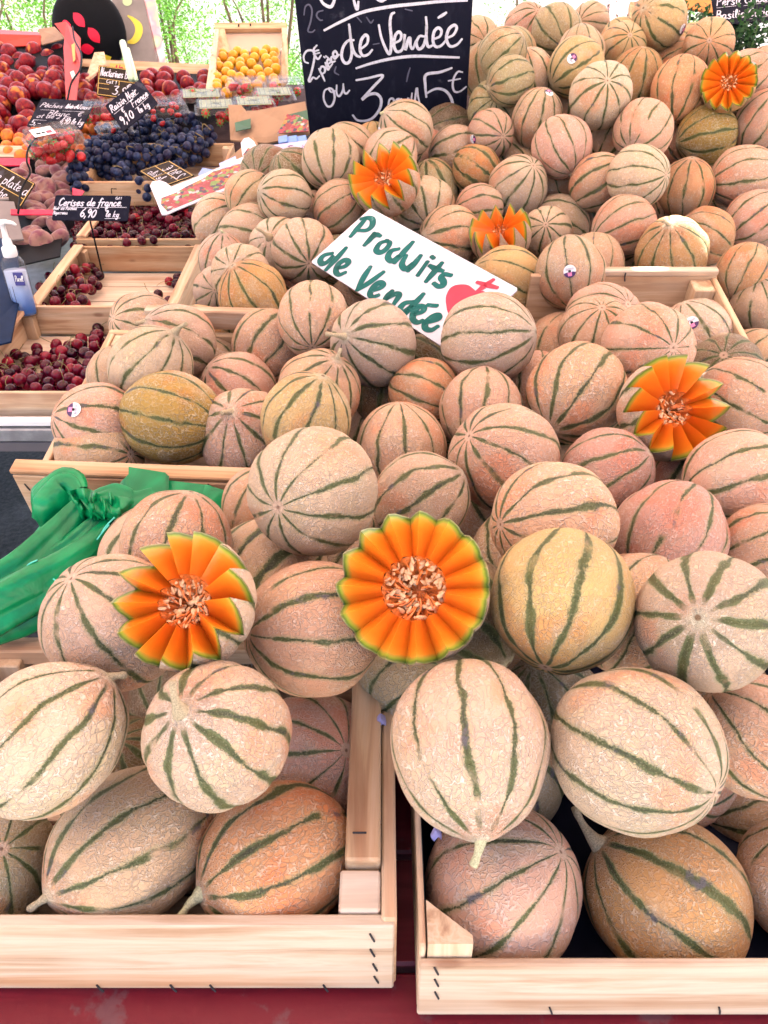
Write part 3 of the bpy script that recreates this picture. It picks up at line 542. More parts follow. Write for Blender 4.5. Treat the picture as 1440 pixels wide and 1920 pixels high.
# round fruit sticker: white upper half, dark purple below, pink square
def sticker_me():
    vs, fs, mi = [], [], []
    def pt(x, y, l=0): 
        r_ = math.hypot(x, y); return (x, y, math.sqrt(max(0, 1.028 ** 2 - r_ * r_)) + l)
    n = 28; R0 = .17
    rows = [[pt(R0 * k / 5 * math.cos(2 * PI * i / n), R0 * k / 5 * math.sin(2 * PI * i / n)) for i in range(n)] for k in range(1, 6)]
    vs, fs = grid(rows, True); fs.append(tuple(range(n))); 
    for f in fs:
        cy_ = sum(vs[i][1] for i in f) / len(f); mi.append(1 if cy_ < -.02 else 0)
    def add(q, m_):
        n0 = len(vs); vs.extend(pt(a, b, .006) for a, b in q); fs.append(tuple(range(n0, n0 + len(q)))); mi.append(m_)
    add([(-.06, -.125), (.05, -.125), (.05, -.03), (-.06, -.03)], 2)
    for i in range(7): xx = -.1 + i * .032; add([(xx, .03), (xx + .012, .03), (xx + .016, .09), (xx + .004, .09)], 1)
    return mesh('sticker', vs, fs, [plain('sticker_white', (.82, .82, .88), .35, .03), plain('sticker_plum', (.06, .02, .10), .35, .1), plain('sticker_pink', (.75, .22, .42), .35, .05)], True, mi)
STICKER_ME = sticker_me()
TONE = dict(B=(.69, .515, .40), C=(.70, .575, .465), P=(.72, .48, .375), Y=(.67, .51, .26), G=(.48, .42, .26), O=(.72, .40, .22),
            V=(.65, .38, .35), D=(.26, .21, .13), A=(.60, .37, .155), K=(.43, .31, .08))  # D is a darkened skin: shade inside the heap put into the colour
SEL = dict(Y=.16)
def put_melon(i, pos, rad, ax, kind, col, st, el, stk, label, group=None):
    rn = random.Random(i * 13 + 5)
    o = link('melon', MELON_ME[i % 6], None, pos); props(o, label, 'melon', group or 'striped melons heaped on the stall')
    A = Vector(ax) * (-1 if kind == 'B' or (kind == 'h' and i % 2) else 1)
    o.rotation_mode = 'QUATERNION'
    q = A.to_track_quat('Z', 'Y') @ Matrix.Rotation(rn.uniform(0, 2 * PI), 3, 'Z').to_quaternion(); o.rotation_quaternion = q
    el2 = 1 + (el - 1) * 1.0; o.scale = (rad, rad * rn.uniform(.975, 1.02), rad * el2)
    c = TONE[col]; j = rn.uniform(.93, 1.06); o.color = (c[0] * j, c[1] * j * rn.uniform(.96, 1.04), c[2] * j * rn.uniform(.9, 1.08), min(1, st * .42))
    if kind == 's': link('stem', STEM_ME[(i * 7) % 5], o)
    if stk:
        s = link('sticker', STICKER_ME, o); s.rotation_mode = 'QUATERNION'
        loc = q.inverted() @ Vector(stk); s.rotation_quaternion = loc.to_track_quat('Z', 'Y')
    return o
for i, (pos, rad, ax, kind, col, st, el, stk, label) in enumerate(MELONS):
    put_melon(i, pos, rad, ax, kind, col, st, el, stk, label)
for i, (pos, rad, ax, lab) in enumerate(FILL):
    put_melon(500 + i, pos, rad, ax, 'h', 'DBPB'[i % 4], 1., 1., None, lab, 'melons buried in the heap')  # the D ones carry the heap's shade in their colour

# ------------------------------------------------------------ melons cut into a star
def flesh():
    t = NT('melon_flesh'); a = t.n('Attribute', attribute_name='rho').outputs['Fac']
    v = t.coord(); n_ = t.noise(v, 6, 4, .6)
    f = t.math('ADD', a, t.math('MULTIPLY_ADD', t.noise(v, 9, 2), .03, -.015))
    c = t.ramp(f, [(0, (.62, .07, .012)), (.5, (.76, .15, .010)), (.78, (.80, .20, .012)), (.88, (.82, .27, .022)), (.92, (.50, .33, .05)), (.945, (.34, .38, .04)), (.975, (.10, .17, .02)), (1, (.42, .36, .18))])
    c = t.mix(t.step(n_, .45, .7, 0, .3), c, t.vmath('MULTIPLY', c, (1.05, 1.25, 1.3)))
    t.bump(t.noise(v, 40, 3, .6), .15, .001)
    m_ = t.fin(c, .28, .5); t.b.inputs['Subsurface Weight'].default_value = .25; t.b.inputs['Subsurface Radius'].default_value = (1, .35, .1); t.b.inputs['Subsurface Scale'].default_value = .008
    return m_
M_FLESH = flesh()
M_SEED = plain('melon_seed', (.80, .44, .22), .2, .15, 30, .6)
M_PULP = plain('melon_pulp', (.78, .20, .045), .2, .3, 20, .6)
SEED_ME = mesh('seed', *sphere(10, 7, lambda a, t_: (math.sin(t_) * math.cos(a) * .030 * (1 - .25 * math.cos(t_)), math.sin(t_) * math.sin(a) * .014, math.cos(t_) * .062)), M_SEED)
def cut_melon(label, pos, rad, axis, n, lat, amp, skew, hole, nseed, seed, spin=0., jit=.0, tone='B'):
    rn = random.Random(seed)
    t = thing('cut_melon', label, 'cut melon', pos, None, 'melons cut into a star')
    t.rotation_mode = 'QUATERNION'; t.rotation_quaternion = Vector(axis).to_track_quat('Z', 'Y') @ Matrix.Rotation(spin, 3, 'Z').to_quaternion(); t.scale = (rad,) * 3
    # rim: list of alternating valley / peak directions
    rim = []; 
    step = 2 * PI / n
    for k in range(n):
        a = k * step; j = rn.uniform(-jit, jit)
        rim.append((a + step * rn.uniform(-.05, .05), lat + amp * (1 + j)))                 # valley (polar angle large)
        rim.append((a + step * skew + step * rn.uniform(-.04, .04), lat - amp * (1 + j)))   # peak
    rim.append((rim[0][0] + 2 * PI, rim[0][1]))
    d = lambda a, th, r_=1.: Vector((math.sin(th) * math.cos(a), math.sin(th) * math.sin(a), math.cos(th))) * r_
    RF = lambda th: 1 + .07 * max(0., min(1.3, (lat + amp * .6 - th) / (amp * 1.6)))
    zc = math.cos(lat) - .16; Cn = Vector((0, 0, zc))
    segs = []; V_, F_, A_ = [], [], []
    NR, NF = 12, 6
    for k in range(2 * n):
        (a0, t0), (a1, t1) = rim[k], rim[k + 1]
        e0, e1 = d(a0, t0), d(a1, t1); n0 = len(V_)
        for i in range(NF + 1):
            s = i / NF; 
            am = a0 + (a1 - a0) * s; tm = t0 + (t1 - t0) * s
            e = d(am, tm, RF(tm))
            for j in range(NR + 1):
                rho = hole + (1 - hole) * j / NR
                ee = Cn + (e - Cn) * rho
                ee = ee + Vector((0, 0, 1)) * (.022 * math.sin(PI * s) * (1 if skew < .3 or skew > .7 else .3) * rho)
                ee += Vector((mnoise.noise(ee * 7 + Vector((seed, 0, 0))) * .008,) * 3)
                V_.append(ee); A_.append(rho)
        for i in range(NF):
            for j in range(NR):
                a = n0 + i * (NR + 1) + j; b = a + NR + 1; F_.append((a, a + 1, b + 1, b))
    part('flesh', V_, F_, M_FLESH, t, True, attr={'rho': A_})
    # rind body
    rows = []; NB = 20; cols = []
    for k in range(2 * n):
        (a0, t0), (a1, t1) = rim[k], rim[k + 1]
        for i in range(NF): s = i / NF; cols.append((a0 + (a1 - a0) * s, t0 + (t1 - t0) * s))
    for j in range(NB + 1):
        row = []
        for a, th in cols:
            tt = th + (PI - .0 - th) * (j / NB) ** 1.0
            base = d(a, tt, RF(tt) if tt < lat + amp else 1.)
            dd = abs((a * 10 / (2 * PI) + .5) % 1 - .5); g = math.exp(-(dd / .14) ** 2) * .03 * math.sin(tt) ** 1.2 * min(1, j / 4)
            row.append(base * (1.0 + .004 - g))
        rows.append(row)
    vs, fs = grid(rows, True)
    b = part('rind', vs, [f[::-1] for f in fs], M_RIND, t, True); c = TONE[tone]; b.color = (*c, .42)
    # seed cavity: bowl of pulp
    rows = []; NC = 9
    for j in range(NC + 1):
        s = 1 - j / NC; row = []
        for a, th in cols:
            e = Cn + (d(a, th) - Cn) * (hole + .012); f_ = e - Cn
            p = Vector((f_.x * s, f_.y * s, Cn.z + f_.z * s - (hole * .72) * math.sqrt(max(0, 1 - s * s)) ))
            q = mnoise.noise(p * 9 + Vector((seed, 3, 0))) * .07 * min(1, j / 2); row.append(p + Vector((q * .6, q * .4, q)))
        rows.append(row)
    vs, fs = grid(rows, True); part('seed_cavity', vs, fs, M_PULP, t, True)
    # stringy pulp
    T_ = []
    for k in range(16 if nseed > 40 else 8):
        a = rn.uniform(0, 2 * PI); r0 = hole * rn.uniform(.55, 1.02); z0 = zc - hole * .1
        pts = [Vector((r0 * math.cos(a + .12 * i) * (1 - .22 * i), r0 * math.sin(a + .12 * i) * (1 - .22 * i), z0 - .045 * i + rn.uniform(-.02, .05))) for i in range(4)]
        T_.append(tube(smooth_line(pts, 3), [.010 + .010 * rn.random()] * 10, 6))
    part('pulp_string', *join(*T_), M_PULP, t, True)
    for k in range(nseed):
        a = rn.uniform(0, 2 * PI); rr = hole * (.98 * math.sqrt(rn.random())); s = rr / hole
        zz = zc - hole * .60 * math.sqrt(max(0, 1 - s * s)) + rn.uniform(-.02, .09) + (math.cos(lat) - zc) * s * .3
        o = link('seed', SEED_ME, t, (rr * math.cos(a), rr * math.sin(a), zz))
        o.rotation_euler = (R(rn.gauss(75, 25)), rn.uniform(-.6, .6), rn.uniform(0, 2 * PI)); q = rn.uniform(.95, 1.15); o.scale = (q, q, q)
    return t
def facing(i, dx, dy, tilt):
    """axis leaning TILT radians away from the line of sight towards the picture direction dx, dy(up)"""
    w_ = (Vector(CUTS[i][0]) - CAM).normalized(); rt = w_.cross(UP).normalized(); up = rt.cross(w_)
    v = (rt * dx + up * dy).normalized(); return (-w_ * math.cos(tilt) + v * math.sin(tilt)).normalized()
cut_melon('largest cut melon with scalloped orange petals round pink seeds, centre of the display', CUTS[0][0], CUTS[0][1], facing(0, -.5, .55, R(13)), 15, R(80), R(11), .5, .43, 98, 1, .2, .15, 'C')
cut_melon('cut melon with long spiky orange petals and cream seeds, left above the front crate', CUTS[1][0], CUTS[1][1], facing(1, -.65, .40, R(32)), 13, R(80), R(17), .80, .40, 90, 2, .3, .2, 'C')
cut_melon('cut melon with tall orange star petals facing right, right side beside the salmon melon', CUTS[2][0], CUTS[2][1], facing(2, .8, .35, R(38)), 13, R(79), R(16), .3, .36, 45, 3, .1, .15, 'C')
cut_melon('cut melon with orange star opening turned up left, below the chalkboard', CUTS[3][0], CUTS[3][1], facing(3, -.45, .75, R(48)), 13, R(78), R(17), .3, .3, 16, 4, 0, .15, 'B')
cut_melon('cut melon opening straight upward with orange star petals, behind the white sign', CUTS[4][0], CUTS[4][1], facing(4, -.15, 1, R(58)), 12, R(76), R(18), .35, .3, 16, 5, 0, .2, 'B')
cut_melon('small cut melon with bright orange spikes at the top right near the herbs', CUTS[5][0], CUTS[5][1], facing(5, .1, .9, R(22)), 14, R(78), R(15), .3, .3, 20, 6, 0, .2, 'A')
# ------------------------------------------------------------ ground
def ground_mats():
    t = NT('asphalt'); v = t.coord(); n_ = t.noise(v, 60, 5, .7); b = t.noise(v, 2.5, 4, .6)
    c = t.mix(t.step(n_, .35, .7), (.012, .013, .018), (.06, .062, .07)); c = t.mix(t.step(b, .5, .65, 0, .4), c, (.02, .022, .035))
    t.bump(n_, .8, .004); a = t.fin(c, t.step(b, .4, .7, .75, .35))
    t = NT('pale_paving'); v = t.coord(); n_ = t.noise(v, 6, 5, .65)
    c = t.mix(t.step(n_, .3, .7), (.42, .37, .30), (.58, .53, .45)); t.bump(n_, .3, .004); return a, t.fin(c, .8)
M_ASPH, M_PAVE = ground_mats()
def sheet(x0, x1, y0, y1, z, n=1):
    rows = [[Vector((x0 + (x1 - x0) * i / n, y0 + (y1 - y0) * j / n, z)) for i in range(n + 1)] for j in range(n + 1)]
    return grid(rows)
solo('ground', *sheet(-120, 120, -40, 200, 0), M_ASPH, None, None, kind='structure')
solo('bounce_paving', *sheet(-120, 120, -40, -.25, .006), M_PAVE, None, None, kind='structure')  # unseen pale ground, added to bounce warm light onto the crate fronts
solo('pavement', *sheet(-120, 120, 5.6, 200, .006), M_PAVE, None, None, kind='structure')
# ------------------------------------------------------------ awning over the stall (out of frame, it makes the open shade)
def awning_mat():
    t = NT('awning_cloth'); tr = t.n('BsdfTranslucent'); df = t.n('BsdfDiffuse'); mx = t.n('MixShader')
    n_ = t.noise(t.coord(), 3, 3); c = t.mix(n_, (.92, .79, .72), (.94, .83, .76))
    t.set(tr.inputs[0], c); t.set(df.inputs[0], (.55, .42, .40)); mx.inputs[0].default_value = .5
    t.t.links.new(tr.outputs[0], mx.inputs[2]); t.t.links.new(df.outputs[0], mx.inputs[1]); t.t.links.new(mx.outputs[0], t.out.inputs[0]); return t.m
aw = []
for j in range(113):
    aw.append([Vector((-5.0 + .05 * i, -.55 + .05 * j, 2.75 - .25 * abs(j / 112 - .6) + .03 * math.sin(i * .15) * math.sin(j * .11))) for i in range(193)])
v_, f_ = grid(aw)
gaps = []                                   # two small tears let the sun spots through
for hit in (at(1292, 452, 1.43), at(1246, 516, 1.36), at(1335, 575, 1.16)):
    gaps.append(hit + sd * ((2.68 - hit.z) / sd.z))
f_ = [f for f in f_ if min((Vector(((v_[f[0]].x + v_[f[2]].x) / 2, (v_[f[0]].y + v_[f[2]].y) / 2, 0)) - Vector((g.x, g.y, 0))).length for g in gaps) > .034]
up_ = [v + Vector((0, 0, .004)) for v in v_]; n_ = len(v_)
solo('awning', v_ + up_, f_ + [tuple(i + n_ for i in f)[::-1] for f in f_], awning_mat(), 'pale pink cloth awning stretched over the whole stall', 'awning', smooth=True)

M_DARKW = plain('dark_wood_and_shade', (.05, .03, .03), .6, .4, 10, .4, .3)
# ------------------------------------------------------------ front table: red painted planks
TZ = .792
ft = thing('display_table', 'red painted plank table carrying the two front melon crates', 'table', (0, .45, 0))
for k in range(4):
    y0 = .245 + .112 * k
    part('plank', *box(-1.0, 1.3, y0 - .45, y0 + .106 - .45, TZ - .026, TZ - .004, .003), M_RED, ft)
part('apron', *box(-1.0, 1.3, .262 - .45, .275 - .45, TZ - .14, TZ - .028, .003), M_DARKW, ft)  # dark colour stands for the shade below the red planks
for k in range(9): part('slat', *box(-.98 + .24 * k, -.80 + .24 * k, .246 - .45, .2605 - .45, TZ - .060, TZ - .030, .003), M_RED, ft)
for x in (-.95, -.62, -.2, .14, .33, .6, 1.2): part('batten', *box(x, x + .06, .2415 - .45, .25 - .45 + .4, TZ - .050, TZ - .028, .003), M_RED, ft)
for x in (-.9, 1.15):
    for y in (.27, .62): part('leg', *box(x, x + .05, y - .45, y - .40, 0.002, TZ - .052, .003), M_RED, ft)
# sloping trestle under the heap
st_ = thing('display_ramp', 'dark sloping board stand beneath the heap of melons', 'display stand', (0, .8, 0))
def slab(p0, p1, x0, x1, th=.02):
    vs = [Vector((x, p[0], p[1] - o)) for o in (0, th) for p in (p0, p1) for x in (x0, x1)]
    return vs, [(0, 1, 3, 2), (4, 6, 7, 5), (0, 4, 5, 1), (2, 3, 7, 6), (0, 2, 6, 4), (1, 5, 7, 3)]
L = st_.location
wpart('deck', *slab((.74, .80), (.86, .90), -.42, 1.35), M_DARKW, st_)
wpart('deck', *slab((.862, .90), (1.6, 1.0), -.30, 1.35), M_DARKW, st_)
wpart('deck', *slab((1.602, .98), (2.02, 1.09), -.27, 1.5), M_DARKW, st_)
wpart('deck', *slab((2.022, 1.09), (2.7, 1.28), .22, 1.6), M_DARKW, st_)
for x in (-.36, 1.25):
    for y, z in ((.95, .885), (1.55, .965), (2.5, 1.2) if x > 0 else (1.9, 1.03)): wpart('leg', *box(x + (.1 if x < 0 and y > 1.8 else 0), x + .05, y, y + .05, .002, z), M_DARKW, st_)

# ------------------------------------------------------------ wooden crates
def crate(label, loc, rot, W, D, H, th=.008, post=.028, rail=0., front=True, cat='wooden crate', slats=5, liner=None, hb=None, staples=(), pale=False, sides=(0, 1), side_h=None, back_h=None, group='pale wood fruit crates'):
    """origin: front left bottom corner; x along the front, y to the back"""
    t = thing('wooden_crate', label, cat, loc, rot, group)
    b = .0015; zb = .010
    hf = H if hb is None else hb
    if front:
        part('front_board', *box(0, W, 0, th, zb, hf, b), WXP if pale else WX, t)
    part('back_board', *box(0, W, D - th, D, zb, back_h or H, b), WX, t)
    for x in [(0, W - th)[q] for q in sides]: part('side_board', *box(x, x + th, th + .0005, D - th - .0005, zb, (side_h or H) - .003, b), WY, t)
    if rail:
        for x0 in ((0 if rail > 0 else W), W - abs(rail)):
            if x0 < W: part('side_rail', *box(x0 + .0007, x0 + abs(rail) - .0007, post * 1.1, D - .004, H - .002, H + .010, b), WY, t)
    for x in [(th + .0004, W - th - post - .0004)[q] for q in sides]:
        for y in (th + .0006, D - th - post - .0006): part('corner_post', *box(x, x + post, y, y + post, zb, (side_h or H) - .006, b), WZ, t)
    for k in range(slats):
        y0 = th + .003 + (D - 2 * th - .006) * k / slats
        part('bottom_slat', *box(.002, W - .002, y0, y0 + (D - 2 * th) / slats - .007, .002, .0095, .001), WXP, t)
    if liner: part('liner', *box(th + .001, W - th - .001, th + .001, D - th - .001, .0105, .0145, .001), liner, t)
    for (x, z) in staples:
        part('staple', *tube([(x - .002, -.0006, z + .006), (x, -.0012, z), (x + .0015, -.0006, z - .006)], .0009, 6), M_STAPLE, t)
    return t
# front left
W1 = .46; x1 = .0085
c1 = crate('wooden crate at the front left holding two rows of melons, thick rail on its right', (x1 - W1, .33, TZ), None, W1, .335, .116, .011, .030, rail=0, slats=4, pale=True,
           staples=[(W1 - .018, .10), (W1 - .018, .075), (W1 - .016, .05), (W1 - .015, .028), (.20, .012), (.30, .012), (.40, .012), (.265, .012)])
part('side_rail', *box(W1 - .042, W1 - .0115, .050, .33, .1115, .130, .002), WXP if False else WY, c1)
part('side_rail', *box(W1 - .0105, W1 + .002, .004, .335, .0105, .120, .002), WY, c1)
part('corner_block', *box(W1 - .046, W1 - .0115, .0115, .048, .08, .119, .002), WXP, c1)
part('back_rail', *box(.012, W1 - .046, .305, .3235, .100, .122, .002), WX, c1)
part('staple', *tube([(W1 - .036, .075, .1305), (W1 - .03, .0745, .1313), (W1 - .024, .075, .1305)], .0009, 6), M_STAPLE, c1)
# front right
c2 = crate('wooden crate at the front right with dark inside and triangular corner blocks', (.0285, .309, TZ - .003), None, .47, .42, .108, .0045, .0, rail=0, slats=4, pale=True, liner=M_LINER,
           staples=[(.016, .09), (.016, .07), (.017, .045), (.115, .012), (.26, .012), (.38, .012)]) if False else None
c2 = thing('wooden_crate', 'wooden crate at the front right with dark inside and triangular corner block', 'wooden crate', (.0285, .309, TZ - .003), None, 'pale wood fruit crates')
part('front_board', *box(0, .47, 0, .006, .012, .101), WXP, c2)
part('back_board', *box(0, .47, .414, .42, .012, .060), WX, c2)
for x in (0, .465): part('side_board', *box(x, x + .005, .0065, .4135, .012, .120), WY, c2)
for k in range(4): part('bottom_slat', *box(.002, .468, .008 + .1 * k, .1 + .1 * k, .002, .0105), WX, c2)
part('liner', *box(.0055, .4645, .0065, .4135, .0115, .0155), M_LINER, c2)
for x in (.0052, .4648):
    part('liner', *box(min(x, x + (.001 if x < .1 else -.001)), max(x, x + (.001 if x < .1 else -.001)), .04, .4135, .016, .112), M_LINER, c2)
s = .036; tri = [(.0065, .0065), (.0065 + s, .0065), (.0065 + s, .0135), (.0065, .0065 + s)]
def prism(poly, z0, z1):
    n = len(poly); vs = [(x, y, z) for z in (z0, z1) for x, y in poly]
    return vs, [tuple(range(n))[::-1], tuple(range(n, 2 * n))] + [(i, (i + 1) % n, n + (i + 1) % n, n + i) for i in range(n)]
part('corner_block', *prism(tri, .016, .121), WZ, c2)
for (x, z) in ((.014, .092), (.015, .072), (.016, .05), (.115, .022), (.26, .022), (.38, .022)):
    part('staple', *tube([(x - .002, -.0006, z + .006), (x, -.0013, z), (x + .0015, -.0006, z - .006)], .0009, 6), M_STAPLE, c2)
# second row, left
TILT = R(12.6)
P2 = Vector((-.482, .862, 1.55 - .546)); H2 = .095
R2 = Matrix.Rotation(R(-4), 3, 'Z') @ Matrix.Rotation(TILT, 3, 'X')
c3 = crate('tilted wooden crate of melons in the middle row, green bags against its front', P2 - R2 @ Vector((0, 0, H2)), R2.to_euler(), .40, .385, H2, .011, .028, slats=4, back_h=.055, side_h=.058,
           staples=[(.014, .075), (.022, .05), (.024, .035), (.030, .016), (.155, .088), (.26, .088)])
part('front_rail', *box(-.002, .402, .0005, .024, H2 + .0005, H2 + .0085, .002), WX, c3)
part('back_rail', *box(.07, .26, .376, .392, H2 - .03, H2 + .0045, .002), WXP, c3)
# black pen marks on the rail
P_ = []
for pl in ([(.352, .008), (.352, .018), (.372, .018)], [(.378, .008), (.378, .020)], [(.385, .013), (.395, .012)], [(.402, .008), (.412, .018), (.41, .008)]):
    P_.append(ribbon([(x, y, H2 + .0092) for x, y in pl], .0016, Vector((0, 0, 1))))
part('pen_mark', *join(*P_), M_BLACK, c3)
# right hand crate
P4 = at(1342, 512, 1.36); R4 = Matrix.Rotation(TILT, 3, 'X'); H4 = .105
c4 = crate('tilted wooden crate at the right, its back board and slanting right side showing', P4 - R4 @ Vector((.32, .44, H4)), R4.to_euler(), .32, .44, H4, .010, .035, slats=4, front=False, sides=(1,))
part('back_rail', *box(.02, .32, .428, .442, H4 + .0005, H4 + .012, .002), WXP, c4)
part('staple', *tube([(.16, .427, H4 + .008), (.16, .4265, H4), (.162, .427, H4 - .008)], .0012, 6), M_STAPLE, c4)
part('staple', *tube([(.309, .41, H4 - .02), (.3085, .4, H4 - .02)], .0012, 6), M_STAPLE, c4)
# cherry crates on the left table
CH = []
for k, (Y, Z, lab) in enumerate(((1.455, -.722, 'nearest cherry crate on the left, half full, cut by the left edge'), (1.885, -.705, 'middle cherry crate nearly empty with bare wooden bottom showing'),
                                 (2.30, -.655, 'rear cherry crate, full, behind the cherry price slate'))):
    H = .084; Rk = Matrix.Rotation(R(5), 3, 'X')
    c = crate(lab, Vector((-.885, Y, 1.55 + Z)) - Rk @ Vector((0, 0, H)), Rk.to_euler(), .372, .405, H, .009, .026, slats=4)
    for x in (-.001, .345): part('side_rail', *box(x, x + .028, .01, .395, H - .0025, H + .008, .002), WY, c)
    CH.append((c, Rk, H))
# left table under them
M_STEEL = plain('brushed_steel', (.33, .34, .38), .35, .2, 30, .5); M_STEEL.node_tree.nodes['Principled BSDF'].inputs['Metallic'].default_value = .7
M_WHITEP = plain('white_plastic', (.80, .80, .82), .35, .04)
lt = thing('trestle_table', 'steel edged table on the left carrying the cherry crates', 'table', (-1.3, 1.5, 0))
wpart('table_top', *box(-2.6, -.47, 1.44, 2.9, .720, .742), M_STEEL, lt)
wpart('table_edge', *box(-2.6, -.47, 1.415, 1.437, .772, .784), M_WHITEP, lt)
wpart('table_edge', *box(-2.6, -.47, 1.405, 1.437, .742, .770), M_STEEL, lt)
wpart('table_edge', *box(-2.6, -.47, 1.410, 1.437, .715, .738), plain('grey_rail', (.12, .11, .13), .5), lt)
for x in (-2.4, -.6):
    for y in (1.5, 2.8): wpart('leg', *box(x, x + .04, y, y + .04, .002, .719), M_STEEL, lt)
lr = thing('riser_shelf', 'dark riser at the back left under the stone fruit', 'display stand', (-1.5, 2.95, 0))
wpart('shelf', *slab((2.72, .80), (3.95, 1.10), -3.2, .3), M_DARKW, lr)
for x in (-3.0, .2):
    for y in (2.8, 3.8): wpart('leg', *box(x, x + .05, y, y + .05, .002, .79), M_DARKW, lr)

# ------------------------------------------------------------ green plastic bags
def bag_mat():
    t = NT('green_plastic'); v = t.coord(); n_ = t.noise(v, 22, 3, .5, 1.2)
    t.bump(t.math('ADD', n_, t.math('MULTIPLY', t.noise(t.vmath('MULTIPLY', v, (1., .5, 1.)), 38, 2, .5, 1.), .15)), .3, .008)
    c = t.mix(t.step(n_, .3, .7), (0., .17, .055), (.0005, .27, .09))
    m_ = t.fin(c, .3, .35); t.b.inputs['Transmission Weight'].default_value = .0; t.b.inputs['Subsurface Weight'].default_value = .0
    t.b.inputs['Subsurface Radius'].default_value = (.1, 1, .5); t.b.inputs['Subsurface Scale'].default_value = .01; return m_
M_BAG = bag_mat()
M_BAGP = plain('green_plastic_print', (.10, .62, .50), .3, .1)
def cloth_patch(name, rows, parent, nu=26, nv=26, fold=.006, ff=3., seed=0, mat=None, th=.0012):
    """rows of (px, py, zd): a bicubic sheet through them with folds"""
    W_ = [[at(*p) for p in r_] for r_ in rows]
    def res(line, n):
        s_ = smooth_line(line, 10) if len(line) > 2 else [line[0].lerp(line[-1], i / 20) for i in range(21)]
        return [s_[min(len(s_) - 1, round(i * (len(s_) - 1) / n))] for i in range(n + 1)]
    A = [res(l, nu) for l in W_]; cols = [res([A[j][i] for j in range(len(A))], nv) for i in range(nu + 1)]
    G = []
    for j in range(nv + 1):
        row = []
        for i in range(nu + 1):
            p = cols[i][j]; 
            s_ = fold * (math.sin((i / nu) * ff * 2 * PI + seed + 2.2 * mnoise.noise(Vector((j / nv * 1.6, i / nu * 2, seed)))) + 1.1 * mnoise.noise(Vector((i / nu * 7, j / nv * 2.2, seed * 1.7))))
            row.append(p - (p - CAM).normalized() * s_)
        G.append(row)
    vs, fs = grid(G); n = len(vs); off = [v + (v - CAM).normalized() * th for v in vs]
    return wpart(name, vs + off, fs + [tuple(k + n for k in f)[::-1] for f in fs], mat or M_BAG, parent, True)
gb = thing('plastic_bag', 'bundle of crumpled green plastic bags knotted over the front of the middle melon crate', 'plastic bags', at(150, 1050, .95))
def roll(name, pts, rads, seed, flat=.55, n=36, amp=.20):
    """a loose tube of film: flattened along the view, creased along its length"""
    P_ = smooth_line([at(*p) for p in pts], 9); m_ = len(P_); rows = []
    for i, p in enumerate(P_):
        t_ = (P_[min(i + 1, m_ - 1)] - P_[max(i - 1, 0)]).normalized(); v_ = (p - CAM).normalized(); s_ = t_.cross(v_).normalized(); u_ = s_.cross(t_)
        rr = float(np.interp(i / (m_ - 1), [k / (len(rads) - 1) for k in range(len(rads))], rads)); row = []
        for k in range(n):
            a = 2 * PI * k / n; q = 1 + amp * math.sin(3 * a + seed + i * .03) + .14 * abs(math.sin(4 * a + seed * 2 + i * .05)) - .10 * abs(mnoise.noise(Vector((math.cos(a) * 3.5, math.sin(a) * 3.5 + seed, i / m_ * 5)))) + amp * 1.1 * mnoise.noise(Vector((math.cos(a) * 1.6, math.sin(a) * 1.6 + seed * 3, i / m_ * 2.2)))
            row.append(p + (s_ * math.cos(a) + u_ * math.sin(a) * flat) * rr * q)
        rows.append(row)
    vs, fs = grid(rows, True); wpart(name, vs, fs, M_BAG, gb, True)
# lower long sheet, hanging to the lower left
cloth_patch('bag_sheet', [[(205, 955, .955), (120, 1040, .93), (40, 1110, .91), (-40, 1180, .89)], [(222, 985, .95), (150, 1075, .92), (70, 1115, .895), (-40, 1165, .875)],
                          [(228, 1000, .96), (165, 1080, .93), (95, 1140, .90), (-30, 1195, .87)]], gb, 40, 24, .004, 1., 1)
cloth_patch('bag_sheet', [[(132, 905, .985), (75, 985, .965), (20, 1050, .945), (-40, 1110, .925)], [(165, 925, .96), (105, 1010, .94), (45, 1080, .92), (-40, 1165, .895)],
                          [(185, 960, .97), (135, 1040, .945), (85, 1095, .925), (-20, 1165, .90)]], gb, 40, 26, .004, 1., 2)
roll('bag_fold', [(212, 968, .915), (185, 1010, .90), (140, 1052, .885), (80, 1092, .875), (-30, 1150, .865)], [.006, .013, .018, .022, .026], 1)
roll('bag_fold', [(212, 985, .925), (178, 1040, .91), (130, 1085, .90), (60, 1125, .89), (-30, 1155, .88)], [.008, .018, .024, .028, .030], 2, .4)
roll('bag_fold', [(158, 938, .925), (125, 980, .915), (85, 1025, .90), (35, 1070, .885), (-30, 1110, .875)], [.008, .013, .016, .017, .018], 3)
roll('bag_fold', [(190, 965, .92), (150, 1010, .91), (105, 1050, .90), (50, 1100, .885), (-30, 1150, .875)], [.005, .010, .014, .018, .022], 4, .6)
roll('bag_fold', [(95, 985, .945), (100, 945, .935), (125, 912, .94), (150, 925, .93)], [.012, .026, .022, .010], 5, .6)
roll('bag_fold', [(78, 975, .955), (88, 930, .95), (112, 902, .95)], [.010, .016, .012], 6, .6)
roll('bag_fold', [(180, 940, .91), (215, 935, .905), (250, 945, .91), (290, 930, .925)], [.010, .014, .012, .008], 7, .6)
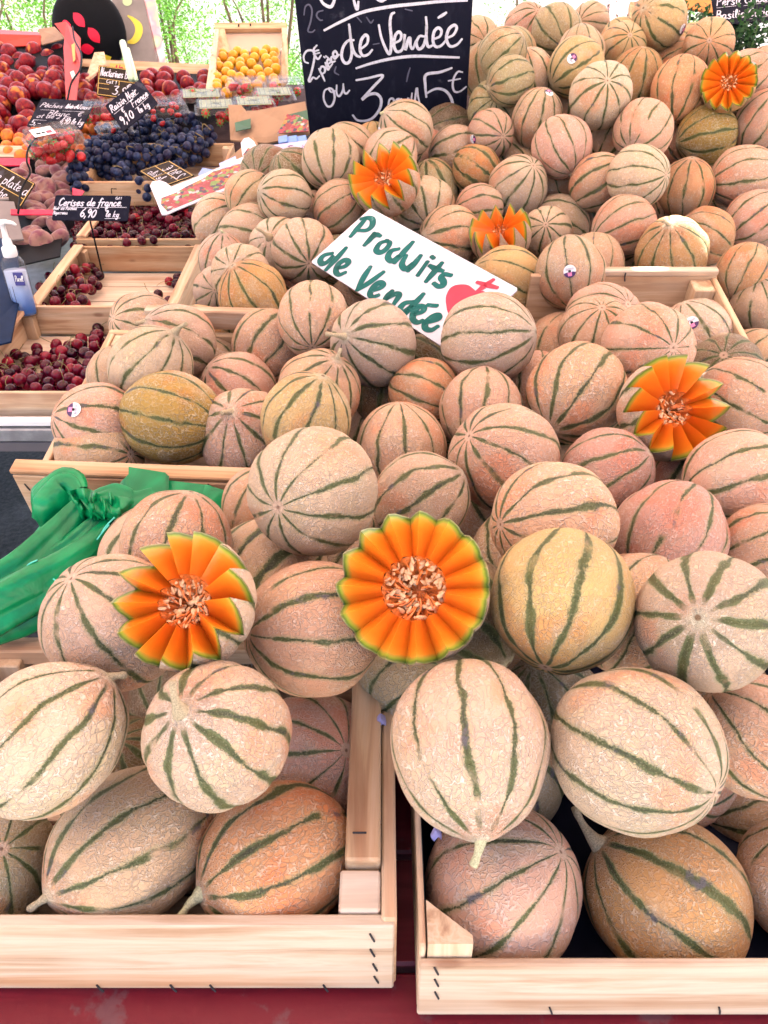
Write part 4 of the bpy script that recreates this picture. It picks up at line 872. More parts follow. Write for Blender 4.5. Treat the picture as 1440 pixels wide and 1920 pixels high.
# ruffled knot
for k in range(4):
    a = k * 1.1; cx_, cy_ = 178 + 20 * math.cos(a), 942 + 20 * math.sin(a)
    cloth_patch('knot_ruffle', [[(cx_ - 30, cy_ - 18, .93 - .006 * k), (cx_, cy_ - 24, .91 - .006 * k), (cx_ + 28, cy_ - 14, .925)], [(cx_ - 22, cy_, .915), (cx_ + 4, cy_ - 4, .895 - .004 * k), (cx_ + 24, cy_ + 4, .91)],
                                [(cx_ - 14, cy_ + 16, .925), (cx_ + 8, cy_ + 14, .91), (cx_ + 20, cy_ + 18, .92)]], gb, 22, 14, .010, 2.6, 10 + k)
cloth_patch('bag_fold', [[(150, 935, .905), (210, 930, .90), (268, 935, .915)], [(165, 955, .892), (215, 955, .887), (262, 945, .905)], [(185, 972, .905), (225, 975, .90), (255, 960, .912)]], gb, 24, 16, .006, 1.5, 21)
# folded handles lying along the crate front
for k, q in enumerate(([(241, 875), (311, 886), (241, 929), (310, 941)], [(225, 905), (250, 880), (228, 935), (252, 938)], [(312, 900), (395, 910), (300, 938), (378, 942)],
                       [(385, 908), (428, 921), (372, 945), (412, 969)], [(285, 958), (375, 922), (300, 975), (378, 950)], [(250, 962), (330, 935), (262, 985), (330, 968)])):
    zz = .955 - .012 * (k in (0, 5)) - .006 * k * .3
    (a, b_, c_, d_) = q; mid = lambda p, r_: ((p[0] + r_[0]) / 2, (p[1] + r_[1]) / 2)
    for l in (0, 1, 2):
        o_ = l * 3
        cloth_patch('folded_handle', [[(a[0] + o_, a[1] + o_, zz + .004 * l), (*mid(a, b_), zz - .004 + .004 * l), (b_[0] + o_, b_[1] + o_, zz + .004 * l)],
                                      [(c_[0] + o_, c_[1] + o_, zz - .012 + .004 * l), (*mid(c_, d_), zz - .016 + .004 * l), (d_[0] + o_, d_[1] + o_, zz - .012 + .004 * l)]], gb, 10, 10, .0016, .6, 30 + k)
# printed light green scrollwork on the bags
T_ = []
for l in ([(60, 1060), (40, 1085), (20, 1105), (5, 1130)], [(70, 1050), (52, 1060), (48, 1080), (60, 1085), (66, 1070)], [(30, 1075), (22, 1090), (34, 1098), (40, 1086)], [(100, 1085), (115, 1100), (104, 1108), (130, 1080), (160, 1050)],
          [(190, 1000), (200, 985), (215, 970)], [(182, 1012), (194, 996), (205, 984)]):
    T_.append(tube(smooth_line([at(x, y, .865 if x < 150 else .882) for x, y in l], 6), .0009, 5))
wpart('bag_print', *join(*T_), M_BAGP, gb, True)

# torn price stickers caught on the crate rails
M_TORN = plain('torn_sticker', (.42, .36, .66), .35, .15, 60)
for lab, (x, y, z) in (('torn white and violet sticker stapled to the right rail of the front left crate', (712, 1350, .80)), ('curled pale violet sticker inside the left corner of the front right crate', (816, 1562, .70))):
    h = thing('torn_sticker', lab, 'sticker', at(x, y, z))
    cloth_patch('paper', [[(x - 9, y + 2, z), (x, y - 12, z - .004), (x + 10, y - 8, z + .004)], [(x - 8, y + 8, z - .004), (x + 2, y - 2, z - .008), (x + 12, y + 2, z)], [(x - 2, y + 16, z), (x + 6, y + 8, z - .003), (x + 12, y + 14, z + .003)]], h, 8, 8, .001, 1., 5, M_TORN, .0006)
# ------------------------------------------------------------ hand lettering: a single stroke alphabet on a 0..10 grid (x height 5, ascender 10, descender -4)
GL = {
'a': '4,4.6 2,5 .5,3 1,.6 2.6,.4 4,3 4,4.8|4,4 4.2,1 5.4,.4', 'b': '1,10 .8,5 .8,.6 2.8,.2 4.2,2.4 3,4.8 1,3.6', 'c': '4,4.2 2.4,5 .6,3 1.2,.6 3,.2 4.4,1.2',
'd': '4,4.4 2,5 .5,3 1,.5 2.6,.4 4,3 4.6,10|4.4,6 4.2,1.2 5.4,.3', 'e': '.8,2.4 3,3 3.8,4.4 2.4,5.2 .8,3.4 .8,1.2 2.2,.2 4.4,1.4', 'f': '4.4,9 3,10 2,8 1.6,2 1,-3|0,4.6 4,5',
'g': '4,4.6 2,5 .6,3.2 1.2,1 3,1.4 4,4.6|4,4.6 3.8,-1 2.4,-3.8 .6,-2.6', 'h': '1,10 .6,0|.8,3 2.6,5 3.8,4 3.8,0', 'i': '1,5 .9,1 2,.3|1.3,7.2 1.5,7.5', 'j': '2,5 1.6,-3 0,-3',
'k': '1,10 .6,0|3.8,5 .9,2.6 4,.1', 'l': '1.4,4 2.6,8 1.8,10 1,8 .9,1.6 2.4,.3', 'm': '.5,5 .5,0|.6,3 2,5 2.8,4 2.8,0|2.9,3 4.4,5 5.2,4 5.4,0', 'n': '.5,5 .5,0|.6,3 2.4,5 3.6,4 3.8,.6 4.8,.3',
'o': '2.4,5 .6,3.4 1,.6 2.8,.2 4.2,2.4 3.4,4.8 2.4,5 3.8,4.2 5,4.6', 'p': '.8,5 .4,-4|.7,3 2.4,5 4,3.6 3.4,.8 1.6,.2 .7,1.4', 'q': '4,4.4 2,5 .6,3 1.4,.6 3.2,1 4,4.4 4,-4', 'r': '.5,5 .6,0|.6,3 2,5 3.6,4.8',
's': '3.8,4.6 2,5 1,4 3,2.2 3.4,.8 1.8,0 .4,.8', 't': '2,9 1.6,1.4 3.2,.3|0,5.6 3.8,6', 'u': '.6,5 .6,1.4 1.8,.2 3.6,2 4,5|4,5 4,1.2 5.2,.3', 'v': '.4,5 2,.2 3.8,5', 'x': '.4,5 4,0|4,5 .2,0', 'y': '.6,5 1.8,1 3.6,2|4,5 3.4,-2 1.4,-3.8', 'z': '.6,5 4,5 .6,0 4.2,0',
'A': '0,0 2.8,10 5.4,0|1,3.4 4.6,3.6', 'B': '1,10 .6,0|1,10 4,9.4 4,6.6 1.2,5.4 4.8,4.6 4.6,.8 .6,0', 'C': '5,8.6 3.4,10 .8,7 .6,2.6 2.4,.2 5,1.6', 'F': '1.4,10 .8,0|0,9.6 3,10 5.6,9.8|1,5 4,5.4', 'M': '.2,0 1.4,10 3.2,3 5.2,10 6.2,0',
'N': '.2,0 1.2,9.6 1.6,10 4.4,0 5.4,10', 'P': '1,10 .5,0|.4,9 3,10.4 5,8.4 3.6,5.6 1,5', 'R': '1,10 .5,0|.4,9 3,10.4 4.8,8.4 3.6,5.8 1,5|2,5.2 5.4,0', 'V': '0,10 2.4,0 5.4,10',
'0': '2.6,8 .6,5 1,1 2.8,0 4.4,3 4,7 2.6,8', '1': '.8,6 2.4,9 2.2,0', '2': '.6,7 2.4,9 4,7 2.6,3.4 .4,0 4.6,.4', '3': '.6,8.6 4,8.8 2.2,5.4 4.2,3.4 3,.4 .4,.8', '4': '2.6,9 .4,3 4.6,3.2|3.4,6 3,0', '5': '4.4,9 1.2,8.8 1,5 3.4,5 4.2,2 2.4,0 .4,.8',
'6': '3.8,9 1.4,6 .6,2.4 2.2,0 4.2,1.8 3,4.2 .9,3', '9': '4,7 2.2,9 .8,6.8 2.2,4.8 4,7 3.8,3 2.8,0', ',': '1,.8 .4,-1.4', '.': '.6,.3 .9,.5', '-': '.6,3 3,3.2', '€': '4.8,8.4 3,9.2 1.2,6 1.6,1.4 3.4,0 5,1.4|0,5.6 4,6|0,3.8 3.6,4.2', "'": '1,10 .6,8', '/': '0,-1 3.6,10',
}
ACC = {'é': ('e', '2,6.8 4,8.4'), 'è': ('e', '1.4,8.4 3,6.8'), 'ê': ('e', '1,6.6 2.4,8.2 3.8,6.6')}
WID = {'i': 2.8, 'l': 3.2, 'j': 3, 't': 4, 'r': 4.2, 'm': 6.6, 'f': 4.6, ',': 2, '.': 2, "'": 2, ' ': 3.6, 'M': 7.4, 'C': 6, 'B': 6, 'N': 6.8, 'P': 6, 'R': 6.4, 'F': 6.4, 'A': 6.4, 'V': 6.2, 'u': 5.9, 'a': 5.9, 'd': 5.9}
class Board:
    """flat board through three picture corners; u right, v down, in metres"""
    def __init__(s, tl, tr, bl, th=.003):
        s.O = tl; s.U = (tr - tl); V_ = (bl - tl); s.W = s.U.length; s.U = s.U.normalized()
        V_ = V_ - s.U * V_.dot(s.U) * 0; s.H = V_.length; s.V = V_.normalized(); s.N = s.V.cross(s.U).normalized()
        if s.N.dot(CAM - tl) < 0: s.N = -s.N
        s.th = th
    def p(s, u, v, h=0.): return s.O + s.U * u + s.V * v + s.N * h
    def px(s, x, y, h=0.): return on_plane(x, y, s.O, s.N) + s.N * h
    def slab(s, u0=0, u1=None, v0=0, v1=None, h0=None, h1=0., m=0.):
        u1 = s.W if u1 is None else u1; v1 = s.H if v1 is None else v1; h0 = -s.th if h0 is None else h0
        r_ = min(.003, (u1 - u0) * .1, (v1 - v0) * .1); q = [(u0 + r_, v0), (u1 - r_, v0), (u1, v0 + r_), (u1, v1 - r_), (u1 - r_, v1), (u0 + r_, v1), (u0, v1 - r_), (u0, v0 + r_)]
        n = 8; vs = [s.p(u, v, h) for h in (h1, h0) for u, v in q]
        return vs, [tuple(range(8)), tuple(range(8, 16))[::-1]] + [(i, n + i, n + (i + 1) % n, (i + 1) % n) for i in range(n)]
    def text(s, txt, u, v, h, wd, ang=0., slant=.18, lift=.0006):
        """baseline starts at u, v; h = ascender height"""
        k = h / 10; x = 0; S = []; tot = sum(WID.get(c_, 5.1) for c_ in txt) * k; sx = min(1., (s.W * .98 - u) / tot) if abs(ang) < .01 else 1.; ca, sa = math.cos(ang), math.sin(ang); rn = random.Random(txt)
        for ch in txt:
            base, acc = ACC.get(ch, (ch, None)); g = GL.get(base, '')
            for st in ([q for q in g.split('|') if q] + ([acc] if acc else [])):
                pts = [tuple(float(c) for c in q.split(',')) for q in st.split()]
                jy = rn.uniform(-.3, .3)
                P_ = []
                for a, b in pts:
                    X = (x + a + b * slant) * k * sx; Y = (b + jy) * k
                    P_.append(s.p(u + X * ca + Y * sa, v - Y * ca + X * sa, lift))
                S.append(ribbon(smooth_line(P_, 4), wd, s.N, True))
            x += WID.get(ch, WID.get(base, 5.1))
        return join(*S)
    def line(s, pts, wd, lift=.0006): return ribbon(smooth_line([s.p(u, v, lift) for u, v in pts], 5), wd, s.N, True)
    def trace(s, strokes, ox, oy, sc, wd, lift=.0006):
        return join(*[ribbon(smooth_line([s.px(ox + a / sc, oy + b / sc, lift) for a, b in st], 6), wd, s.N, True) for st in strokes])
def slate_mat(name, col):
    t = NT(name); v = t.coord(); n_ = t.noise(v, 7, 5, .65); s_ = t.noise(t.vmath('MULTIPLY', v, (14., 14., 2.)), 4., 4, .6)
    c = t.mix(t.step(s_, .5, .8, 0, .35), col, tuple(x * 2.2 + .02 for x in col)); c = t.mix(t.step(n_, .62, .68, 0, .4), c, (.10, .10, .14))
    return t.fin(c, .6, .06)
M_SLATE = slate_mat('slate_navy', (.009, .010, .022)); M_SLATEB = slate_mat('slate_brown', (.030, .022, .018))
def chalk(name, col):
    t = NT(name); n_ = t.noise(t.coord(), 160, 3, .6); return t.fin(t.mix(t.step(n_, .25, .55), tuple(x * .7 for x in col), col), .7)
M_CHALK = chalk('chalk_white', (.62, .62, .74)); M_FAINT = plain('chalk_faint', (.10, .10, .16), .8); M_GOLD = plain('gold_line', (.62, .40, .10), .5)

# ---- big chalkboard
B0 = Board(at(549, -42, 1.66), at(890, -42, 1.66), at(583, 262, 1.955), .006)
cb = thing('chalkboard', 'big navy chalkboard with white handwriting, three melons for five euros, behind the heap', 'chalkboard', B0.p(B0.W / 2, B0.H))
# its corners as the picture shows them: slightly narrower at the foot
q = [B0.px(548, -42), B0.px(889, -42), B0.px(871, 268), B0.px(583, 268)]
vs = q + [v - B0.N * .006 for v in q]; wpart('board', vs, [(0, 1, 2, 3), (7, 6, 5, 4)] + [(i, i + 4, (i + 1) % 4 + 4, (i + 1) % 4) for i in range(4)], M_SLATE, cb)
ST = [[(275, 225), (400, 160), (560, 90), (760, 50), (960, 28), (1150, 10), (1340, 2)], [(240, -10), (270, 30), (320, 50), (345, 10), (350, -25)], [(490, -15), (505, 40), (520, 68), (528, 15)], [(660, -12), (700, 5), (740, -12)],
      [(490, 300), (450, 305), (415, 350), (402, 420), (425, 470), (460, 462), (478, 400), (470, 300), (458, 185)], [(462, 200), (472, 300), (490, 380), (515, 415), (540, 425)],
      [(540, 370), (590, 330), (600, 280), (580, 262), (550, 300), (540, 370), (560, 415), (600, 408), (630, 375)], [(682, 190), (700, 280), (738, 375), (765, 400), (775, 300), (765, 180), (775, 110), (795, 95)],
      [(800, 322), (840, 300), (850, 260), (830, 238), (803, 270), (795, 340), (815, 385), (850, 378), (868, 335), (878, 265)], [(872, 262), (872, 320), (882, 370), (900, 300), (915, 285), (918, 340), (935, 365), (958, 310)],
      [(1020, 272), (985, 272), (963, 320), (978, 365), (1010, 350), (1032, 290), (1040, 200), (1035, 130)], [(1036, 200), (1040, 310), (1055, 350), (1085, 338)],
      [(1095, 292), (1140, 270), (1150, 228), (1125, 208), (1095, 240), (1088, 310), (1110, 350), (1150, 340), (1185, 300)], [(1130, 130), (1160, 112), (1185, 95)],
      [(1190, 285), (1240, 260), (1265, 210), (1245, 188), (1205, 220), (1188, 290), (1215, 345), (1265, 335), (1302, 295)], [(515, 510), (640, 470), (800, 435), (960, 420), (1120, 425), (1280, 430)],
      [(515, 600), (600, 585), (712, 565), (640, 650), (555, 745), (600, 712), (660, 702), (697, 740), (690, 810), (640, 880), (580, 905), (520, 900), (488, 865)],
      [(1225, 510), (1140, 540), (1035, 560), (1030, 640), (1037, 725)], [(1037, 700), (1110, 665), (1180, 680), (1225, 740), (1237, 820), (1215, 890), (1160, 935), (1090, 955)]]
for a, b, nm in ((0, 1, 'chalk_underline'), (1, 4, 'chalk_writing'), (4, 7, 'chalk_writing'), (7, 15, 'chalk_writing'), (15, 16, 'chalk_underline'), (16, 17, 'chalk_writing'), (17, 19, 'chalk_writing')): wpart(nm, *B0.trace(ST[a:b], 540, 0, 4, .0062), M_CHALK, cb)
ST2 = [[(150, 472), (125, 460), (118, 420), (140, 382), (180, 378), (200, 405), (190, 480), (170, 560), (155, 600), (165, 610), (188, 580), (212, 590), (235, 570)], [(215, 340), (193, 370), (200, 412), (225, 442), (247, 415)], [(188, 387), (228, 375)], [(193, 407), (235, 395)],
       [(232, 515), (255, 560), (275, 605)], [(240, 530), (250, 500), (275, 505), (275, 540), (250, 555)], [(280, 470), (298, 520), (312, 508)], [(270, 425), (276, 430)], [(298, 482), (320, 462), (305, 440), (292, 470), (312, 502), (332, 480)],
       [(350, 420), (325, 430), (328, 465), (352, 458)], [(345, 432), (370, 410), (355, 382), (338, 402), (350, 440), (382, 410)], [(285, 420), (300, 432)],
       [(310, 660), (275, 680), (268, 740), (295, 795), (330, 788), (350, 730), (335, 672), (305, 662), (325, 690), (352, 680)], [(365, 640), (365, 700), (385, 720), (410, 680), (415, 630)], [(415, 640), (422, 690), (440, 700), (460, 678)],
       [(750, 812), (760, 750), (785, 738), (795, 765), (780, 800)], [(800, 792), (815, 747), (840, 745), (845, 782)], [(850, 740), (860, 780), (882, 785), (902, 735), (906, 770), (918, 800)], [(930, 700), (925, 770), (945, 790), (965, 660), (975, 720), (990, 785)],
       [(1307, 540), (1275, 537), (1245, 580), (1235, 640), (1250, 685), (1290, 685), (1335, 650)], [(1205, 605), (1290, 590)], [(1200, 650), (1290, 632)]]
for a, b in ((0, 4), (4, 12), (12, 14), (14, 18), (18, 21)): wpart('chalk_writing', *B0.trace(ST2[a:b], 540, 0, 4, .0046), M_CHALK, cb)
ST3 = [[(120, 110), (130, 50), (160, 35), (180, 80), (170, 160), (150, 230), (180, 240), (200, 225)], [(262, 78), (225, 90), (215, 120), (240, 150), (258, 150)], [(640, 332), (682, 325)], [(880, 68), (930, 80)], [(360, 500), (350, 540), (380, 560)], [(915, 510), (900, 560), (890, 610)], [(590, 130), (620, 170), (640, 150)], [(520, 130), (550, 165)]]
wpart('chalk_trace', *B0.trace(ST3, 540, 0, 4, .0034, .0004), M_FAINT, cb)
q = [B0.px(540 + a / 4, b / 4, .0008) for a, b in ((1180, 876), (1335, 880), (1330, 950), (1180, 944))]
wpart('paper_label', q + [v - B0.N * .0006 for v in q], [(0, 1, 2, 3), (0, 4, 5, 1), (1, 5, 6, 2), (2, 6, 7, 3), (3, 7, 4, 0)], plain('label_paper', (.62, .60, .68), .6), cb)
wpart('printed_line', *B0.trace([[(1218, 900), (1232, 918), (1244, 902), (1256, 918), (1270, 898), (1284, 918), (1292, 900)], [(1200, 930), (1315, 934)]], 540, 0, 4, .0014, .0012), M_BLACK, cb)
wpart('support_stake', *tube([B0.px(715, 262, -.02), B0.px(715, 262, -.02) + Vector((0, .02, -.28))], .012, 8), WZ, cb)

# ---- white sign Produits de Vendee
def plane3(a, b, c):  # Board with the picture corners
    return Board(a, b, c, .002)
z1 = 1.52
# depth ratios that make the four picture corners a parallelogram
ra, rb, rc, rd = ray(695, 390), ray(972, 541), ray(848, 662), ray(583, 491)
Mx = np.array([[-rb[i], rc[i], -rd[i]] for i in range(3)]); sol = np.linalg.solve(Mx, -np.array(ra))
print('sign depth ratios', sol)
sg_k = 1.36
S0 = Board(CAM + ra * sg_k, CAM + rb * sg_k * sol[0], CAM + rd * sg_k * sol[2], .0025)
sg = thing('shop_sign', 'white sign with green brush lettering reading Produits de Vendée lying on the melons', 'sign', S0.p(S0.W / 2, S0.H))
M_SIGN = plain('sign_white', (.60, .58, .66), .3, .03)
wpart('board', *S0.slab(), M_SIGN, sg)
def paint(name, col):
    t = NT(name); n_ = t.noise(t.coord(), 70, 4, .7); c = t.mix(t.step(n_, .62, .72, 0, .5), t.mix(t.step(t.noise(t.coord(), 16, 2), .35, .65), col, tuple(x * 1.3 for x in col)), (.2, .4, .4)); return t.fin(c, .55, .2)
M_TEAL = paint('teal_paint', (.0, .085, .078)); M_REDP = plain('red_print', (.55, .02, .06), .4, .12, 30)
SW = [[(395, 108), (350, 160), (303, 215)], [(372, 105), (410, 98), (440, 110), (438, 150), (405, 178), (360, 180)], [(450, 200), (425, 238), (392, 272)], [(425, 240), (462, 208), (488, 215)],
      [(535, 248), (490, 262), (465, 305), (492, 322), (530, 298), (552, 262), (530, 246)], [(605, 300), (562, 312), (540, 352), (565, 378), (602, 348)], [(697, 258), (645, 315), (585, 385)],
      [(655, 345), (630, 398), (655, 428), (695, 395)], [(748, 345), (705, 400), (672, 437)], [(792, 385), (735, 465)], [(824, 350), (832, 356)], [(885, 392), (835, 450), (788, 505)], [(812, 408), (850, 428), (888, 440)],
      [(942, 468), (905, 462), (882, 482), (897, 508), (895, 532), (865, 540), (838, 522)], [(178, 328), (130, 340), (105, 370), (118, 395), (150, 382), (182, 350)], [(268, 295), (215, 355), (145, 430)],
      [(222, 422), (265, 410), (287, 385), (265, 370), (225, 395), (205, 440), (225, 465), (262, 452)], [(425, 418), (385, 480), (345, 560)], [(350, 560), (425, 512), (508, 450)],
      [(440, 568), (490, 550), (510, 530), (488, 515), (450, 540), (425, 585), (440, 608), (475, 598)], [(565, 572), (540, 600), (515, 635)], [(540, 615), (590, 588), (612, 600), (580, 650)],
      [(695, 640), (645, 650), (615, 690), (640, 705), (690, 665)], [(765, 592), (712, 650), (650, 720)], [(715, 718), (765, 700), (770, 675), (740, 670), (705, 710), (702, 752), (730, 772), (758, 762)], [(800, 660), (850, 664)],
      [(790, 772), (850, 755), (870, 740), (858, 725), (820, 740), (780, 780), (785, 812), (820, 820), (855, 800)]]
wpart('lettering', *S0.trace(SW, 570, 380, 3.43, .0106), M_TEAL, sg)
def fan(pts): vs = list(pts); c = sum(vs, Vector()) / len(vs); n = len(vs); return [c] + vs, [(0, 1 + i, 1 + (i + 1) % n) for i in range(n)]
hp = smooth_line([(912, 640, 0), (915, 600, 0), (940, 552, 0), (985, 530, 0), (1050, 530, 0), (1095, 560, 0), (1110, 575, 0), (1150, 570, 0), (1180, 590, 0), (1190, 650, 0), (1120, 760, 0), (1000, 830, 0), (930, 720, 0), (912, 640, 0)], 5)[:-1]
wpart('heart_emblem', *join(fan([S0.px(570 + p.x / 3.43, 380 + p.y / 3.43, .0007) for p in hp]), S0.trace([[(1118, 515), (1175, 532), (1240, 548)], [(1215, 500), (1165, 535), (1105, 582)]], 570, 380, 3.43, .0085, .0010)), M_REDP, sg)

# ---- small price slates
def slate(name, label, c3, mat, lines, zs, border=None, underl=(), cat='price tag', stake=None, extra=None):
    b = Board(*[at(x, y, z) for (x, y), z in zip(c3, zs)], .003)
    t = thing(name, label, cat, b.p(b.W / 2, b.H))
    wpart('slate', *b.slab(), mat, t)
    for (txt, u, v, h, wd) in lines: wpart('chalk_writing', *b.text(txt, u * b.W, v * b.H, h * b.H, wd), M_CHALK, t)
    for l in underl: wpart('chalk_underline', *b.line([(u * b.W, v * b.H) for u, v in l], .0016), M_CHALK, t)
    if border:
        e = .004; L_ = [[(e, e), (b.W - e, e)], [(b.W - e, e), (b.W - e, b.H - e)], [(b.W - e, b.H - e), (e, b.H - e)], [(e, b.H - e), (e, e)]] + [[(a * b.W, c * b.H) for a, c in l] for l in border]
        wpart('gold_border', *join(*[ribbon([b.p(u, v, .0006) for u, v in l], .0022, b.N) for l in L_]), M_GOLD, t)
    if stake:
        x, y = stake; p = b.p(b.W * x, b.H * y, -.004); wpart('stake', *tube([p, p + Vector((0, .01, -.14))], .0025, 6), M_BLACK, t)
    if extra: extra(b, t)
    return b, t
slate('price_slate', 'dark slate price tag for cherries at 6,90 euros standing in the rear cherry crate', ((104, 366), (246, 367), (97, 413)), M_SLATE,
      [('Cerises de france.', .06, .42, .30, .0032), ('Noir de Rochad', .0, .58, .13, .0018), ('Bigarreau', .0, .76, .13, .0018), ('6,90', .36, .86, .36, .0034), ('€', .68, .62, .24, .0028), ('le kg', .70, .86, .24, .0024), ('Cat 1', .80, .15, .10, .0014)],
      (2.10, 2.10, 2.10), underl=[[(.06, .47), (.6, .5)], [(.62, .47), (.96, .47)], [(.7, .92), (.9, .9)]], stake=(.5, 1))
slate('price_slate', 'tilted navy slate price tag for black grapes at 9,10 euros above the grapes', ((197, 198), (262, 148), (232, 246)), M_SLATE,
      [('Raisin Noir', .03, .32, .22, .0036), ('France', .48, .60, .22, .0034), ('9,10', .05, .86, .30, .0038), ('€', .22, .54, .17, .0028), ('le kg', .52, .90, .20, .0030)], (2.52, 2.60, 2.50),
      underl=[[(.05, .40), (.32, .39)], [(.40, .38), (.78, .34)], [(.5, .68), (.9, .64)]], stake=(.4, 1))
slate('price_slate', 'brown gold framed price tag for white nectarines at 3,90 euros', ((185, 122), (258, 132), (181, 178)), M_SLATEB,
      [('Nectarines Blanc', .06, .34, .27, .0036), ('3,90', .38, .92, .32, .0040), ('€', .74, .68, .2, .003), ('Cat 1', .22, .56, .12, .002)], (2.98, 2.98, 2.94), border=[[(.02, .44), (.98, .44)], [(.02, .6), (.3, .6)], [(.02, .76), (.3, .76)], [(.55, .44), (.55, .6)]], stake=(.5, 1))
slate('price_slate', 'dark slate price tag for peaches and apricots leaning in front of the nectarines', ((78, 184), (178, 190), (50, 236)), M_SLATE,
      [('Pêches et Nect', .05, .32, .15, .0024), ('Abricot France', .52, .30, .15, .0024), ('4,90 le kg', .55, .86, .20, .0030), ('Blanc', .26, .6, .18, .0022), ('Lot de 2 kg', .02, .70, .15, .002), ('5,-', .03, .96, .20, .003), ('€', .80, .56, .16, .0024)], (2.75, 2.75, 2.66),
      underl=[[(.1, .42), (.36, .41)], [(.5, .42), (.9, .4)], [(.06, .78), (.3, .78)]], stake=(.5, 1))
slate('price_slate', 'upside down gold framed slate price tag lying between the grapes and the printed berry box', ((365, 329), (318, 301), (306, 350)), M_SLATEB,
      [('2,90 €', .1, .5, .4, .003), ('le kilo', .3, .9, .3, .0025)], (2.36, 2.46, 2.34), border=[[(.5, 0.02), (.5, .98)], [(.02, .5), (.98, .5)]])
slate('price_slate', 'brown slate price tag for flat peaches with golden lower half at the left edge', ((-20, 296), (66, 344), (-60, 356)), M_SLATEB,
      [('Peche plate d', -.02, .42, .30, .0030), ('Blanche', .1, .74, .24, .0026)], (2.40, 2.34, 2.34), border=[[(.02, .5), (.98, .5)]])
slate('price_slate', 'navy slate price tag listing parsley, chives, basil and coriander among the herbs', ((1332, -18), (1475, -30), (1341, 48)), M_SLATE,
      [('Persil Ciboulette', .05, .46, .24, .0034), ('Basilic Coriandre', .02, .84, .24, .0034), ('1€', .78, .42, .24, .003)], (2.16, 2.16, 2.12), underl=[[(.05, .52), (.3, .5)], [(.4, .52), (.7, .48)], [(.45, .9), (.75, .86)]], stake=(.5, 1))
slate('info_card', 'small orange oval card with red lettering above the nectarine price tag', ((206, 118), (242, 122), (205, 130)), plain('orange_card', (.85, .42, .10), .5), [], (3.0, 3.0, 3.0), cat='card',
      extra=lambda b, t: wpart('red_lettering', *b.text('1 kg', .3 * b.W, .8 * b.H, .6 * b.H, .005), M_REDP, t))
# ------------------------------------------------------------ fruit on the left
def zdL(y):
    return float(np.interp(y, [60, 130, 180, 250, 300, 350, 400, 460, 583, 740], [3.5, 3.3, 3.05, 2.8, 2.65, 2.5, 2.35, 2.2, 1.94, 1.62]))
def inpoly(x, y, P_):
    c = False; n = len(P_)
    for i in range(n):
        (x1, y1), (x2, y2) = P_[i], P_[(i + 1) % n]
        if (y1 > y) != (y2 > y) and x < (x2 - x1) * (y - y1) / (y2 - y1) + x1: c = not c
    return c
def scatter(poly, n, mind, surf, seed, jit=.0, tries=9000):
    """n points at least mind apart on the surface surf(px, py) seen inside the picture polygon"""
    rn = random.Random(seed); xs = [p[0] for p in poly]; ys = [p[1] for p in poly]; out = []
    for _ in range(tries):
        if len(out) >= n: break
        x, y = rn.uniform(min(xs), max(xs)), rn.uniform(min(ys), max(ys))
        if not inpoly(x, y, poly): continue
        p = surf(x, y)
        p = p + Vector((0, 0, rn.uniform(-jit, jit)))
        if all((p - q).length > mind for q in out): out.append(p)
    return out
def skin(name, fn, rough=.35, spec=.5, bump=None, **k):
    t = NT(name); rnd = t.n('ObjectInfo').outputs['Random']; o3 = t.n('CombineXYZ')
    for i, kk in enumerate((37., 61., 23.)): t.set(o3.inputs[i], t.math('MULTIPLY', rnd, kk))
    P = t.coord(); Q = t.vmath('ADD', P, o3.outputs[0]); c = fn(t, P, Q, rnd)
    if bump: t.bump(t.noise(Q, bump[0], 3), bump[1], bump[2])
    return t.fin(c, rough, spec, **k)
def f_cherry(t, P, Q, r):
    c = t.ramp(r, [(0, (.018, .001, .007)), (.5, (.065, .002, .012)), (.85, (.14, .004, .018)), (1, (.28, .01, .02))])
    return t.mix(t.step(t.noise(Q, 1.6, 2), .45, .7, 0, .6), c, t.vmath('SCALE', c, sc=1.8))
M_CHERRY = skin('cherry_skin', f_cherry, .10, .28)
M_CSTEM = plain('cherry_stem', (.22, .20, .07), .6, .3)
def f_grape(t, P, Q, r):
    c = t.ramp(r, [(0, (.003, .005, .02)), (.6, (.006, .012, .05)), (1, (.014, .008, .03))])
    return t.mix(t.step(t.noise(Q, 1.5, 4, .6), .42, .7, 0, .55), c, (.045, .08, .20))
M_GRAPE = skin('grape_skin', f_grape, .42, .22)
def f_nect(t, P, Q, r):
    c = t.mix(t.step(t.noise(Q, 2.2, 4, .65), .35, .65), (.10, .004, .016), (.28, .012, .018))
    k = t.step(t.math('ADD', t.noise(Q, .9, 2), t.math('MULTIPLY', r, .12)), .64, .80)
    return t.mix(k, c, (.62, .20, .04))
M_NECT = skin('nectarine_skin', f_nect, .35, .2)
M_APRI = skin('apricot_skin', lambda t, P, Q, r: t.mix(t.step(t.noise(Q, 1.3, 3), .4, .7), (.70, .22, .025), (.62, .09, .03)), .5, .3)
M_PLUM = skin('yellow_plum_skin', lambda t, P, Q, r: t.mix(t.step(t.math('ADD', t.noise(Q, 1.2, 3), t.math('MULTIPLY_ADD', r, .3, -.15)), .35, .65), (.70, .27, .012), (.66, .36, .015)), .35, .4)
M_FLAT = skin('flat_peach_skin', lambda t, P, Q, r: t.mix(t.step(t.noise(Q, 1.4, 4), .4, .62), (.34, .18, .15), (.20, .06, .09)), .85, .15, bump=(60, .2, .001), Sheen_Weight=.4)
M_STRAW = None
def straw():
    t = NT('strawberry_skin'); P = t.coord(); z = t.vor(P, 7.5); c = t.mix(t.step(z, .10, .2), (.75, .40, .10), (.55, .012, .018)); t.bump(t.step(z, .05, .3), .6, .05); return t.fin(c, .22)
